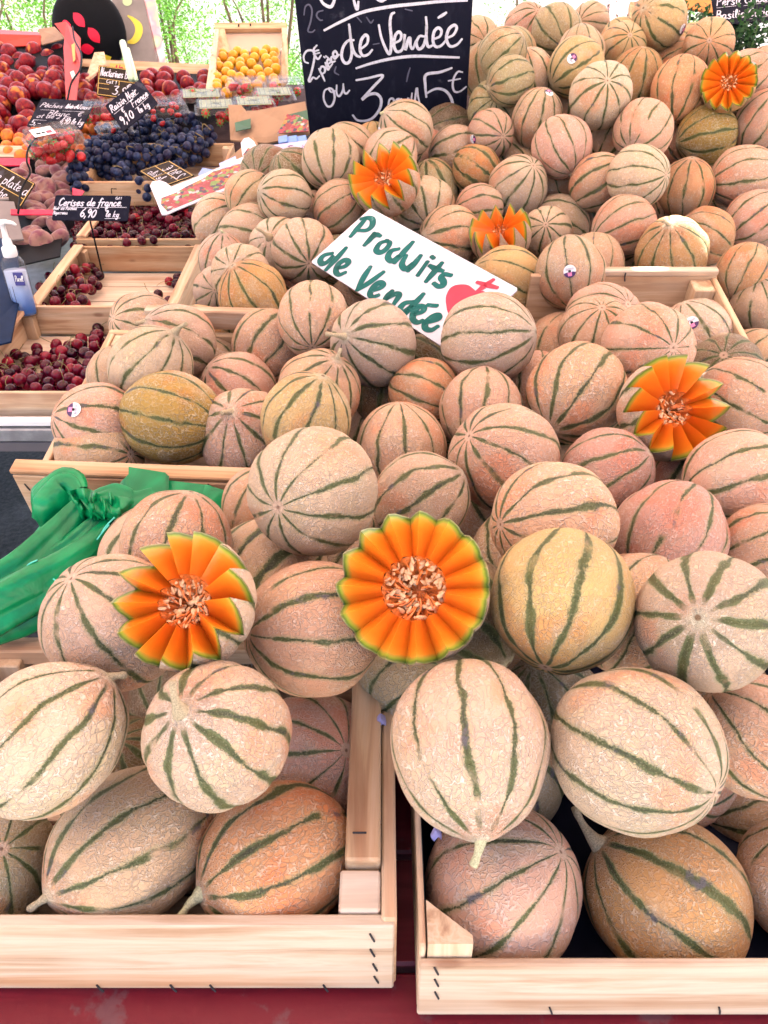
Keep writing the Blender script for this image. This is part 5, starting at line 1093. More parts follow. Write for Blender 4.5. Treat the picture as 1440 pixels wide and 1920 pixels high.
M_STRAW = straw(); M_LEAFG = plain('calyx_green', (.10, .22, .05), .6)
def rock(nu, nv, fn): return sphere(nu, nv, fn)
def dimple(a, t_, fl=1., d=.18, seam=.05):
    s, c = math.sin(t_), math.cos(t_); r = 1 - d * math.exp(-(t_ / .33) ** 2) - d * .3 * math.exp(-((PI - t_) / .3) ** 2) - seam * math.exp(-((math.sin(a / 2)) / .12) ** 2) * s
    return (r * s * math.cos(a), r * s * math.sin(a), r * c * fl)
CH_ME = [mesh('cherry', *rock(20, 14, lambda a, t_, k=k: dimple(a, t_, .92 + .05 * k, .2, .03)), M_CHERRY) for k in range(2)]
NE_ME = mesh('nectarine', *rock(32, 20, lambda a, t_: dimple(a, t_, .96, .16, .05)), M_NECT)
AP_ME = mesh('apricot', *rock(24, 16, lambda a, t_: dimple(a, t_, .95, .14, .06)), M_APRI)
PL_ME = mesh('plum', *rock(24, 16, lambda a, t_: dimple(a, t_, 1.02, .08, .02)), M_PLUM)
FP_ME = mesh('flat_peach', *rock(32, 20, lambda a, t_: ((1 + .04 * math.sin(3 * a + 1)) * math.sin(t_) ** .8 * math.cos(a), math.sin(t_) ** .8 * math.sin(a), .55 * math.cos(t_) * (1 - .42 * math.exp(-(math.sin(t_) / .22) ** 2)))), M_FLAT)
GR_ME = mesh('grape', *rock(16, 11, lambda a, t_: (math.sin(t_) * math.cos(a), math.sin(t_) * math.sin(a), 1.06 * math.cos(t_))), M_GRAPE)
ST_ME = mesh('strawberry', *rock(18, 12, lambda a, t_: (math.sin(t_) * math.cos(a) * (.72 + .2 * math.cos(t_)), math.sin(t_) * math.sin(a) * (.72 + .2 * math.cos(t_)), 1.1 * math.cos(t_))), M_STRAW)
cv, cf = [], []
for k in range(8):
    a = k * PI / 4; n0 = len(cv); cv += [(0, 0, 1.06), (.5 * math.cos(a - .3), .5 * math.sin(a - .3), 1.04), (.95 * math.cos(a), .95 * math.sin(a), .86 + .25 * (k % 2)), (.5 * math.cos(a + .3), .5 * math.sin(a + .3), 1.04)]; cf.append((n0, n0 + 1, n0 + 2, n0 + 3))
CX_ME = mesh('calyx', cv, cf, M_LEAFG)
def cstem(k):
    rn = random.Random(k + 40); b = rn.uniform(-1.6, 1.6), rn.uniform(-1.6, 1.6)
    pts = [(b[0] * t_ * t_, b[1] * t_ * t_, .8 + 2.6 * t_ - .8 * t_ * t_) for t_ in [i / 7 for i in range(8)]]; return mesh('stem', *tube(pts, [.05] * 7 + [.09], 5), M_CSTEM, True)
CS_ME = [cstem(k) for k in range(5)]
def drop_fruit(name, me, pts, r, label, cat, group, seed, stems=None, sp=.0, upright=False, sub=None):
    rn = random.Random(seed)
    for i, p in enumerate(pts):
        o = link(name, me[i % len(me)] if isinstance(me, list) else me, None, p); q = r * rn.uniform(1 - sp, 1 + sp); o.scale = (q, q, q)
        o.rotation_euler = (rn.gauss(0, .5), rn.gauss(0, .5), rn.uniform(0, 6.28)) if upright else (rn.uniform(-1.7, 1.2), rn.uniform(-1.3, 1.3), rn.uniform(0, 6.28))
        props(o, label if isinstance(label, str) else label(p), cat, group)
        if stems and rn.random() < stems: link('stem', CS_ME[i % 5], o)
        if sub: link(*sub, o)
# cherries
def crate_plane(k, h):
    c, Rk, H = CH[k]; N = Rk @ Vector((0, 0, 1)); P0 = Vector(c.location) + N * (.0105 + h)
    return lambda x, y: on_plane(x, y, P0, N)
rc = .0138; g = 'dark red cherries in the wooden crates'
pA = [(-45, 732), (-30, 672), (60, 655), (120, 640), (170, 622), (240, 590), (250, 740)]
pts = scatter(pA, 78, rc * 1.84, crate_plane(0, rc + .004), 1); drop_fruit('cherry', CH_ME, pts, rc, 'dark red cherry lying in the nearest cherry crate', 'cherry', g, 1, .5, .1)
pts = scatter([(-20, 720), (10, 680), (100, 665), (180, 628), (225, 610), (230, 700), (200, 722)], 46, rc * 1.9, crate_plane(0, rc * 2.6 + .004), 2); drop_fruit('cherry', CH_ME, pts, rc, 'glossy cherry piled on top of others in the nearest cherry crate', 'cherry', g, 2, .6, .1)
pts = scatter([(-40, 732), (-20, 700), (210, 690), (225, 732)], 26, rc * 1.9, crate_plane(0, .052), 8); drop_fruit('cherry', CH_ME, pts, rc, 'cherry piled high against the front board of the nearest cherry crate', 'cherry', g, 8, .5, .1)
pts = scatter([(66, 582), (70, 540), (110, 500), (130, 478), (165, 475), (196, 500), (190, 540), (160, 560), (160, 582)], 34, rc * 1.8, crate_plane(1, .022), 3); drop_fruit('cherry', CH_ME, pts, rc, 'dark cherry of the heap on the left of the nearly empty middle crate', 'cherry', g, 3, .4, .1)
pts = scatter([(80, 565), (110, 515), (160, 490), (175, 530), (160, 580), (70, 580)], 18, rc * 1.9, crate_plane(1, .043), 4); drop_fruit('cherry', CH_ME, pts, rc, 'cherry on top of the heap in the nearly empty middle crate', 'cherry', g, 4, .6, .1)
pts = scatter([(90, 555), (115, 510), (160, 495), (165, 550), (150, 575), (100, 575)], 12, rc * 1.9, crate_plane(1, .062), 41); drop_fruit('cherry', CH_ME, pts, rc, 'cherry crowning the small heap in the nearly empty middle crate', 'cherry', g, 41, .7, .1)
pts = scatter([(283, 562), (300, 540), (322, 520), (338, 520), (318, 578), (292, 580)], 7, rc * 1.86, crate_plane(1, rc), 5); drop_fruit('cherry', CH_ME, pts, rc, 'loose cherry with its stem by the right side of the middle crate', 'cherry', g, 5, .9, .1)
pts = scatter([(140, 462), (142, 425), (230, 405), (250, 375), (300, 350), (378, 372), (372, 425), (355, 462)], 50, rc * 1.86, crate_plane(2, .05), 6, .004); drop_fruit('cherry', CH_ME, pts, rc, 'dark cherry heaped in the full rear crate behind the cherry price slate', 'cherry', g, 6, .35, .1)
pts = scatter([(150, 450), (235, 410), (300, 360), (370, 385), (355, 440), (300, 455)], 31, rc * 1.9, crate_plane(2, .05 + rc * 1.5), 7, .004); drop_fruit('cherry', CH_ME, pts, rc, 'topmost cherry of the full rear crate behind the cherry price slate', 'cherry', g, 7, .5, .1)
# the layer of cherries underneath in the full rear crate: too many to tell apart
pts = scatter([(136, 466), (140, 420), (230, 400), (250, 372), (300, 345), (392, 368), (380, 425), (362, 466)], 220, rc * 1.7, crate_plane(2, .046), 61, .003, 14000)
rn_ = random.Random(9); A_ = []
for p in pts:
    q = Matrix.Translation(p) @ Matrix.Rotation(rn_.uniform(-1, 1), 4, 'X') @ Matrix.Rotation(rn_.uniform(0, 6), 4, 'Z') @ Matrix.Scale(rc, 4); A_.append(xf(rock(14, 9, lambda a, t_: dimple(a, t_, .94, .2, .03)), q))
solo('cherries', *join(*A_), skin('cherry_mass_skin', lambda t, P, Q, r: t.ramp(t.noise(P, 30, 1), [(.3, (.012, .001, .005)), (.55, (.06, .002, .010)), (.7, (.15, .005, .02))]), .12, .28), 'bed of dark red cherries filling the rear cherry crate', 'cherries', None, 'stuff', True)
# grape bunches
M_GST = plain('grape_stalk', (.22, .16, .07), .7, .3)
def bunch(label, ctrl, n, rg, seed):
    rn = random.Random(seed); t = thing('grape_bunch', label, 'grapes', ctrl[0][0], None, 'bunches of black grapes'); out = []
    for _ in range(9000):
        if len(out) >= n: break
        c, a, b = rn.choice(ctrl); v = Vector([rn.gauss(0, 1) for _ in range(3)]).normalized() 
        if v.dot(CAM - c) < -.25: continue
        p = c + Vector((v.x * a, v.y * a, v.z * b)) * rn.choice((1, 1, .86))
        if all((p - q).length > rg * 1.68 for q in out): out.append(p)
    for p in out:
        o = link('grape', GR_ME, t, p - t.location); q = rg * rn.uniform(.9, 1.12); o.scale = (q, q, q); o.rotation_euler = (rn.random() * 6, rn.random() * 6, 0)
    S = []
    for _ in range(5):
        c, a, b = rn.choice(ctrl); S.append(tube(smooth_line([c - t.location + Vector((rn.uniform(-a, a), -a * .3, rn.uniform(0, 1.15) * b)) for _ in range(4)], 4), .0018, 5))
    for sh in S: part('stalk', *sh, M_GST, t, True)
G_ = lambda x, y, a, b, dz=0: (at(x, y, zdL(y) - .03 + dz), a, b)
bunch('long bunch of black grapes hanging down at the left, beside the flat peaches', [G_(152, 318, .035, .05), G_(185, 295, .045, .05), G_(150, 345, .03, .03), G_(222, 275, .05, .045), G_(228, 325, .025, .02)], 98, .0140, 1)
bunch('wide bunch of black grapes in the middle of the pile under the grape price tag', [G_(240, 262, .055, .05), G_(278, 245, .05, .045), G_(262, 300, .055, .04), G_(300, 290, .045, .035)], 98, .0140, 2)
bunch('right hand bunch of black grapes behind the printed berry box', [G_(352, 240, .045, .045), G_(382, 262, .035, .045), G_(345, 285, .055, .045), G_(312, 268, .05, .04)], 98, .0140, 3)
bunch('low bunch of black grapes on the crate board between the long and the wide bunch', [G_(205, 305, .04, .045), G_(232, 298, .035, .04), G_(200, 262, .04, .04)], 96, .0140, 5)
bunch('bunch of black grapes filling the gap behind the upside down price slate', [G_(312, 258, .04, .05), G_(318, 298, .045, .04), G_(365, 275, .045, .04)], 96, .0140, 6)
bunch('small strand of black grapes hanging over the crate beside the upside down price slate', [G_(264, 345, .014, .02), G_(274, 362, .010, .02)], 9, .0135, 4)
# crate board behind cherries, grapes lie on it
gc = crate('wooden crate under the black grapes, its front board marked with a dark stroke', at(158, 392, 2.52), (R(8), 0, 0), .44, .36, .085, .009, .028, slats=3)
part('pen_mark', *ribbon([(.10, -.0012, .05), (.102, -.0012, .065), (.118, -.0012, .064)], .003, Vector((0, -1, 0))), M_BLACK, gc)
# nectarines, apricots, flat peaches, plums
def surf(off=0., k=0.): return lambda x, y: at(x, y, zdL(y) + off + k * (y - 200) / 100)
drop_fruit('nectarine', NE_ME, scatter([(-25, 90), (60, 98), (112, 92), (122, 178), (60, 188), (50, 250), (-25, 262)], 60, .064, surf(.02), 11, .012), .0345, lambda p: 'dark red nectarine in the red box, ' + ('back rows' if p.y > 3.55 else 'middle rows' if p.y > 3.3 else 'front rows near the apricots') + (' at the left edge' if p.x < -1.48 else ' nearer the side panel'), 'nectarine', 'nectarines', 11, None, .06)
drop_fruit('nectarine', NE_ME, scatter([(-15, 130), (60, 115), (112, 120), (118, 172), (60, 180), (45, 240), (-15, 250)], 14, .085, surf(-.035), 12, .01), .0345, 'nectarine on the second layer of the red cardboard box, yellow cheeked', 'nectarine', 'nectarines', 12, None, .05)
drop_fruit('nectarine', NE_ME, scatter([(148, 150), (250, 140), (262, 200), (178, 215), (145, 190)], 16, .064, surf(.03), 13, .01), .0345, 'red nectarine around the brown nectarine price tag', 'nectarine', 'nectarines', 13, None, .05)
drop_fruit('nectarine', NE_ME, scatter([(262, 138), (392, 142), (385, 178), (275, 195)], 20, .06, surf(.05), 14, .01), .033, 'dark red nectarine in the wooden crate left of the yellow plums', 'nectarine', 'nectarines', 14, None, .06)
drop_fruit('apricot', AP_ME, scatter([(5, 255), (60, 255), (62, 232), (200, 222), (215, 262), (170, 285), (20, 300)], 34, .043, surf(.02), 15, .008), .0235, 'ripe orange apricot between the peaches tag and the strawberry box', 'apricot', 'apricots', 15, None, .06)
drop_fruit('flat_peach', FP_ME, scatter([(32, 315), (140, 300), (140, 335), (125, 395), (35, 395)], 26, .046, surf(.03), 16, .012), .034, lambda p: 'dusty pink flat peach of the ' + ('upper rows under the strawberry clamshell' if p.y > 2.85 else 'lower rows above the cherry slate'), 'flat peach', 'flat peaches', 16, None, .08, True)
drop_fruit('flat_peach', FP_ME, scatter([(70, 405), (112, 405), (112, 455), (45, 475)], 9, .044, surf(.03), 17, .012), .034, 'flat peach lower down behind the cherry price slate', 'flat peach', 'flat peaches', 17, None, .08, True)
drop_fruit('plum', PL_ME, scatter([(405, 98), (522, 94), (520, 160), (400, 180)], 46, .037, lambda x, y: at(x, y, 3.32 - (y - 95) * .0035), 18, .004), .0205, lambda p: 'round yellow plum in the wooden crate, ' + ('back' if p.y > 3.72 else 'middle' if p.y > 3.62 else 'front') + ' rows on the ' + ('left' if p.x < -.59 else 'right') + ' side', 'yellow plum', 'yellow plums', 18, None, .08)
# their boxes
M_CARD = plain('red_cardboard', (.50, .025, .012), .5, .25, 12); M_KRAFT = plain('kraft_cardboard', (.30, .175, .10), .7, .15, 10); M_PINKCARD = plain('red_tray', (.55, .01, .06), .35, .2)
def quad(name, cs, mat, parent, th=.003, smooth=False):
    P_ = [at(*c) for c in cs]; N = (P_[1] - P_[0]).cross(P_[-1] - P_[0]).normalized(); n = len(P_)
    if N.dot(CAM - P_[0]) < 0: N = -N
    vs = P_ + [p - N * th for p in P_]
    return wpart(name, vs, [tuple(range(n)), tuple(range(n, 2 * n))[::-1]] + [(i, n + i, n + (i + 1) % n, (i + 1) % n) for i in range(n)], mat, parent, smooth)
rb = thing('cardboard_box', 'open red cardboard box of nectarines at the upper left, brown flap folded out', 'cardboard box', at(60, 260, 3.0))
quad('back_panel', [(-60, 92, 3.42), (-60, 62, 3.44), (76, 66, 3.44), (76, 84, 3.42)], M_CARD, rb, .005)
quad('back_rim', [(-60, 62, 3.44), (-60, 52, 3.55), (72, 60, 3.55), (76, 66, 3.44)], M_CARD, rb, .004)
quad('flap', [(72, 54, 3.5), (102, 50, 3.45), (122, 70, 3.35), (120, 72, 3.3), (78, 84, 3.4)], M_KRAFT, rb, .004)
quad('side_panel', [(102, 44, 3.34), (124, 40, 3.32), (150, 70, 3.3), (150, 120, 3.1), (142, 190, 2.9), (124, 192, 2.86), (119, 90, 3.2), (121, 70, 3.27)], M_CARD, rb, .005)
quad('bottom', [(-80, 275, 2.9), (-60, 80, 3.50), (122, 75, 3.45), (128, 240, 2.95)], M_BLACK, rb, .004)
quad('print', [(134, 84, 3.19), (140, 80, 3.19), (141, 112, 3.10), (137, 116, 3.10)], plain('print_yellow', (.75, .35, .06), .5), rb, .001)
quad('print', [(131, 135, 3.02), (138, 132, 3.02), (143, 145, 2.99), (136, 150, 2.98)], plain('print_white', (.6, .6, .55), .5), rb, .001)
# kinked black wire
wr = solo('wire', *tube(smooth_line([at(x, y, z) for x, y, z in ((136, 50, 3.2), (140, 75, 3.12), (152, 100, 3.0), (150, 130, 2.9), (134, 155, 2.85), (126, 190, 2.8))], 6), .0035, 6), M_BLACK, 'black cable dangling in front of the red cardboard box side', 'cable', smooth=True)
solo('wire', *tube(smooth_line([at(x, y, z) for x, y, z in ((96, 228, 2.5), (80, 245, 2.45), (55, 275, 2.4), (50, 300, 2.35), (56, 325, 2.33), (40, 355, 2.28), (34, 400, 2.2))], 6), .003, 6), M_BLACK, 'black wire tag holder curving over the flat peaches', 'wire', smooth=True)
nc = thing('wooden_crate', 'wooden crate of dark nectarines between the banana poster and the yellow plums', 'wooden crate', at(330, 170, 3.2), None, 'pale wood fruit crates')
quad('back_board', [(150, 110, 3.42), (395, 121, 3.42), (395, 140, 3.42), (150, 124, 3.42)], WX, nc, .012)
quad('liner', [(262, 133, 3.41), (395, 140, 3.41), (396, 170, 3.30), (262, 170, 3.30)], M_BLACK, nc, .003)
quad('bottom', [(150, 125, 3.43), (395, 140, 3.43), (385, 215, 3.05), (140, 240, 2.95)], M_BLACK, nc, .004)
quad('corner_post', [(177, 98, 3.3), (195, 97, 3.3), (199, 120, 3.25), (165, 148, 3.15), (160, 148, 3.15)], WZ, nc, .01)
pc = thing('wooden_crate', 'wooden crate holding yellow plums, its tall back panel facing the viewer', 'wooden crate', at(460, 175, 3.1), None, 'pale wood fruit crates')
quad('back_board', [(420, 53, 3.42), (530, 52, 3.42), (526, 95, 3.40), (428, 97, 3.40)], plain('plywood_pink', (.70, .47, .36), .6, .06), pc, .01)
quad('top_rail', [(402, 43, 3.40), (536, 42, 3.40), (538, 53, 3.39), (403, 54, 3.39)], WX, pc, .02)
quad('side_board', [(403, 54, 3.385), (410, 54, 3.38), (400, 178, 3.02), (384, 178, 3.0)], WY, pc, .01)
quad('corner_post', [(410, 54, 3.37), (421, 54, 3.38), (432, 97, 3.36), (408, 104, 3.33)], WZ, pc, .01)
quad('side_board', [(528, 52, 3.38), (538, 52, 3.38), (540, 150, 3.05), (528, 160, 3.1)], WY, pc, .01)
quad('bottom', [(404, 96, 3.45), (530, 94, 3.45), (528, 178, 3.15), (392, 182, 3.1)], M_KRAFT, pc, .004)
for a in ((446, 45), (468, 44)): quad('pen_mark', [(a[0], a[1], 3.385), (a[0] + 3, a[1], 3.385), (a[0] + 3, a[1] + 5, 3.385), (a[0], a[1] + 5, 3.385)], M_BLACK, pc, .001)
# flat peach tray, apricot rail
fp = thing('fruit_tray', 'red lined tray of flat peaches at the left edge', 'tray', at(80, 400, 2.3))
quad('front_lip', [(20, 392, 2.26), (118, 394, 2.26), (116, 402, 2.25), (20, 402, 2.25)], M_PINKCARD, fp, .004)
quad('back_lip', [(-30, 296, 2.66), (55, 296, 2.66), (55, 310, 2.64), (-30, 310, 2.64)], M_PINKCARD, fp, .004)
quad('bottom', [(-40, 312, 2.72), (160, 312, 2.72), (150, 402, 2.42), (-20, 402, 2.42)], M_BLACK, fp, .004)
quad('corner', [(136, 352, 2.38), (158, 358, 2.38), (152, 368, 2.36), (136, 366, 2.36)], M_PINKCARD, fp, .003)
ar = thing('wooden_crate', 'pale crate edge in front of the apricots at the left', 'wooden crate', at(30, 285, 2.7), None, 'pale wood fruit crates')
quad('front_board', [(-30, 272, 2.70), (62, 274, 2.70), (60, 294, 2.68), (-30, 294, 2.68)], WXP, ar, .01)
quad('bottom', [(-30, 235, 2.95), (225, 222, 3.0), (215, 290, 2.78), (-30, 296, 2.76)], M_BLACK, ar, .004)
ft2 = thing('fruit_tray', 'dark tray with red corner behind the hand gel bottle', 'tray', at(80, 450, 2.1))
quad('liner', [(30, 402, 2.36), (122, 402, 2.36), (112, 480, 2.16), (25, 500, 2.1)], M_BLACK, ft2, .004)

# ------------------------------------------------------------ clear punnets of berries
def clear_mat():
    t = NT('clear_plastic'); g_ = t.n('BsdfGlossy'); tr = t.n('BsdfTransparent'); mx = t.n('MixShader'); fr = t.n('LayerWeight'); fr.inputs[0].default_value = .35
    tr.inputs[0].default_value = (.93, .94, .95, 1); g_.inputs[0].default_value = (.5, .5, .5, 1); g_.inputs[1].default_value = .12
    b = t.n('Bump'); t.set(b.inputs['Height'], t.noise(t.coord(), 35, 3, .6, 1.)); b.inputs['Strength'].default_value = .6; b.inputs['Distance'].default_value = .01; t.t.links.new(b.outputs[0], g_.inputs['Normal'])
    t.set(mx.inputs[0], t.math('MULTIPLY_ADD', fr.outputs['Facing'], .30, .035)); t.t.links.new(tr.outputs[0], mx.inputs[1]); t.t.links.new(g_.outputs[0], mx.inputs[2]); t.t.links.new(mx.outputs[0], t.out.inputs[0]); return t.m
M_CLEAR = clear_mat()
def rrect(a, b, r, z, n=5):
    out = []
    for cx_, cy_, s in ((a - r, b - r, 0), (-a + r, b - r, 1), (-a + r, -b + r, 2), (a - r, -b + r, 3)):
        for i in range(n): q = (s + i / (n - 1)) * PI / 2; out.append(Vector((cx_ + r * math.cos(q), cy_ + r * math.sin(q), z)))
    return out
def punnet(label, c, rz, w, d, h, nb, berry, seed, tilt=(0, 0), pale=False, lab=False):
    rn = random.Random(seed); t = thing('punnet', label, 'punnet', c, (tilt[0], tilt[1], rz), 'clear plastic berry punnets')
    rows = [rrect(w * s, d * s, .012, z) for s, z in ((.40, .001), (.42, .006), (.44, h * .3), (.46, h * .58), (.50, h * .60), (.505, h * .63), (.5, h * .645))]
    part('tray', *grid(rows, True), M_CLEAR, t, True)
    rows = [rrect(w * s, d * s, .012, z) for s, z in ((.505, h * .65), (.495, h * .67), (.47, h * .69), (.455, h * .93), (.43, h * .98), (.40, h), (.385, h * .965), (.2, h * .965), (.02, h * .965))]
    part('lid', *grid(rows, True), M_CLEAR, t, True)
    S = []
    for k in range(-3, 4): S.append(box(w * .11 * k - .0012, w * .11 * k + .0012, -d * .38, d * .38, h * .967, h * .985, .0005))
    part('lid_rib', *join(*S), M_CLEAR, t)
    if pale: part('paper_pad', *box(-w * .38, w * .38, -d * .38, d * .38, h * .90, h * .93), plain('pale_green_pad', (.30, .33, .17), .7), t)
    if lab:
        part('paper_label', *box(-w * .36, w * .02, -d * .22, d * .22, h * 1.0, h * 1.006, .0003), M_WHITEP, t)
        part('label_print', *join(box(-w * .30, -w * .22, -d * .10, -d * .02, h * 1.0065, h * 1.009, .0001), box(-w * .20, -w * .14, -d * .10, -d * .02, h * 1.0065, h * 1.009, .0001)), M_BLACK, t)
        part('label_print', *box(-w * .12, -w * .02, -d * .15, 0, h * 1.0065, h * 1.009, .0001), M_REDP, t)
    M_ = Matrix.Translation(c) @ t.rotation_euler.to_matrix().to_4x4()
    for k in range(nb):
        lay = k % 3; p = M_ @ Vector((rn.uniform(-.36, .36) * w, rn.uniform(-.36, .36) * d, h * (.16 + .25 * lay)))
        o = link('strawberry' if berry == 's' else 'raspberry', ST_ME, None, p); q = (.0185 if berry == 's' else .011) * rn.uniform(.85, 1.1); o.scale = (q, q, q); o.rotation_euler = (rn.uniform(0, 6), rn.uniform(0, 6), 0)
        if berry == 's': link('calyx', CX_ME, o); props(o, 'strawberry inside the ' + label[:48].rsplit(' ', 1)[0] if False else 'red strawberry inside the ' + seed_names[seed], 'strawberry', 'berries in punnets')
        else: props(o, 'small red berry inside the ' + seed_names[seed], 'raspberry', 'berries in punnets')
seed_names = {1: 'big labelled punnet at the left', 2: 'punnet right of the grape price tag', 3: 'punnet behind the apricots', 4: 'punnet just below the yellow plums', 5: 'pale lidded punnet left of the cardboard tray',
              6: 'pale lidded punnet behind the right grapes', 7: 'upper right punnet beside the chalkboard', 8: 'middle punnet beside the chalkboard', 9: 'punnet standing half behind the grape price tag', 10: 'lower punnet above the cardboard tray'}
ND = Vector((0, -.25, 1)).normalized()
punnet('big clear clamshell of strawberries with white label at the left', at(112, 300, 2.50), R(35), .17, .125, .095, 26, 's', 1, (R(14), R(-6)), lab=True)
punnet('clear punnet of berries right of the grape price tag', at(312, 232, 2.72), R(25), .15, .12, .075, 12, 'r', 2, (R(10), 0))
punnet('small clear punnet of berries behind the apricots and left of the grape price tag', at(195, 232, 2.78), R(10), .13, .10, .07, 8, 's', 3, (R(10), 0))
punnet('clear punnet of strawberries standing just below the yellow plums', at(462, 190, 2.92), R(12), .14, .11, .075, 10, 's', 4, (R(10), 0))
punnet('pale lidded clear punnet left of the kraft cardboard tray', at(408, 226, 2.80), R(12), .15, .12, .06, 8, 's', 5, (R(10), 0), True)
punnet('pale lidded clear punnet behind the right hand grapes', at(380, 200, 2.90), R(12), .17, .12, .05, 6, 's', 6, (R(10), 0), True)
punnet('clear punnet of berries at the upper right beside the chalkboard', at(532, 178, 2.95), R(12), .14, .11, .055, 8, 's', 7, (R(10), 0))
punnet('clear punnet of berries in the middle beside the chalkboard', at(515, 200, 2.82), R(12), .15, .11, .055, 8, 's', 8, (R(10), 0), True)
punnet('empty looking clear punnet lid between apricots and grapes', at(218, 262, 2.66), R(30), .12, .09, .05, 2, 'r', 9, (R(10), 0))
punnet('pale lidded punnet just above the kraft cardboard tray', at(478, 218, 2.74), R(12), .15, .11, .055, 8, 's', 10, (R(10), 0), True)
# kraft tray with green print, pink-lilac fruit box and blue cartons
def berry_print(name, ground, cell=26.):
    t = NT(name); P = t.coord(); v = t.n('TexVoronoi'); t.set(v.inputs['Vector'], P); v.inputs['Scale'].default_value = cell; sep = t.n('SeparateColor'); t.set(sep.inputs[0], v.outputs['Color'])
    c = t.ramp(sep.outputs[0], [(0, (.30, .008, .02)), (.30, (.42, .02, .05)), (.45, (.16, .28, .04)), (.6, (.50, .22, .02)), (.7, (.03, .01, .06)), (.82, (.40, .04, .08)), (.93, (.55, .5, .52))])
    for e in t.t.nodes:
        if e.bl_idname == 'ShaderNodeValToRGB': e.color_ramp.interpolation = 'CONSTANT'
    c = t.mix(t.step(v.outputs['Distance'], .1, .5, 0, .45), c, t.vmath('SCALE', c, sc=.35)); return t.fin(t.mix(ground, c, (.8, .78, .85)), .35)
M_BPRINT = berry_print('berry_print', 0.0, 95.); M_LILAC = plain('lilac_card', (.58, .50, .72), .4, .05); M_BLUEC = plain('blue_card', (.12, .25, .62), .4, .1); M_GREENP = plain('green_print', (.02, .09, .045), .5, .2)
kt = thing('cardboard_tray', 'kraft cardboard tray end with green and red print left of the chalkboard', 'cardboard tray', at(480, 270, 2.45))
quad('end_panel', [(428, 196, 2.62), (452, 197, 2.61), (462, 208, 2.60), (482, 207, 2.58), (572, 190, 2.52), (582, 250, 2.42), (500, 268, 2.46), (432, 262, 2.52)], M_KRAFT, kt, .005)
quad('green_print', [(440, 230, 2.535), (470, 222, 2.53), (470, 240, 2.50), (442, 246, 2.50)], M_GREENP, kt, .002)
quad('green_print', [(544, 214, 2.47), (576, 206, 2.46), (578, 224, 2.43), (548, 230, 2.44)], M_GREENP, kt, .002)
quad('red_print', [(538, 214, 2.465), (560, 216, 2.455), (578, 226, 2.42), (578, 246, 2.40), (520, 250, 2.43), (532, 228, 2.45)], M_BPRINT, kt, .002)
lb = thing('fruit_box', 'lilac fruit box with dark lettering and blue cartons at the left foot of the chalkboard', 'fruit box', at(540, 300, 2.3))
quad('front_strip', [(495, 274, 2.32), (585, 262, 2.28), (585, 282, 2.26), (500, 296, 2.30)], M_LILAC, lb, .004)
for x in (522, 540, 557): quad('blue_carton', [(x, 256, 2.36), (x + 16, 253, 2.35), (x + 17, 265, 2.32), (x, 268, 2.33)], M_BLUEC, lb, .02)
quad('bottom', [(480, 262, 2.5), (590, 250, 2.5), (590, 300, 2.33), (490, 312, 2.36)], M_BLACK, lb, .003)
bb = Board(at(500, 278, 2.305), at(585, 266, 2.265), at(502, 294, 2.29)); wpart('lettering', *bb.text('eric Fruits', .01, bb.H * .82, bb.H * .72, .0035), plain('plum_ink', (.10, .03, .14), .5), lb)
# printed berry box lying across the cherries
BX = Board(at(290, 356, 2.13), at(454, 293, 2.20), at(305, 398, 2.06))
pb = thing('berry_box', 'white cardboard box printed with colourful berries, tilted across the cherry crate', 'fruit box', BX.p(.1, .05))
def pxpoly(b, pts, h, th=.0006):
    n = len(pts); vs = [b.px(x, y, h) for x, y in pts] + [b.px(x, y, h - th) for x, y in pts]
    return vs, [tuple(range(n)), tuple(range(n, 2 * n))[::-1]] + [(i, n + i, n + (i + 1) % n, (i + 1) % n) for i in range(n)]
M_WCARD = plain('white_card', (.66, .62, .72), .4, .05)
wpart('side_panel', *pxpoly(BX, [(281, 348), (286, 340), (300, 338), (311, 342), (321, 350), (388, 324), (455, 294), (476, 336), (420, 357), (330, 394), (312, 402), (303, 402), (292, 374)], 0, .003), M_WCARD, pb)
wpart('berry_print', *pxpoly(BX, [(303, 372), (330, 362), (350, 350), (380, 336), (400, 322), (430, 314), (455, 306), (470, 334), (420, 353), (340, 386), (314, 397), (302, 384)], .0012), M_BPRINT, pb)
wpart('end_ear', *pxpoly(BX, [(455, 293), (452, 270), (458, 262), (467, 260), (477, 268), (492, 298), (504, 320), (500, 326), (488, 326), (476, 334)], .004, .003), M_WCARD, pb)
wpart('berry_print', *pxpoly(BX, [(456, 294), (466, 280), (474, 284), (486, 306), (484, 322), (474, 326)], .0052), M_BPRINT, pb)
wpart('side_lettering', *BX.trace([[(0, 8), (10, 4), (20, 2)], [(26, 0), (36, -4), (44, -6)]], 415, 312, 1.4, .0022, .0014), plain('plum_print', (.30, .08, .35), .5), pb)
wpart('inner_card', *pxpoly(BX, [(345, 338), (400, 300), (470, 238), (480, 250), (455, 290), (400, 318)], -.03, .003), M_KRAFT, pb)
wpart('blue_flap', *pxpoly(BX, [(409, 300), (440, 286), (443, 300), (412, 312)], -.010, .002), plain('pale_blue_card', (.30, .40, .72), .4, .1), pb)
wpart('blue_flap', *pxpoly(BX, [(370, 320), (378, 308), (400, 312), (398, 320), (374, 330)], -.010, .002), plain('pale_blue_card', (.20, .30, .60), .4, .1), pb)
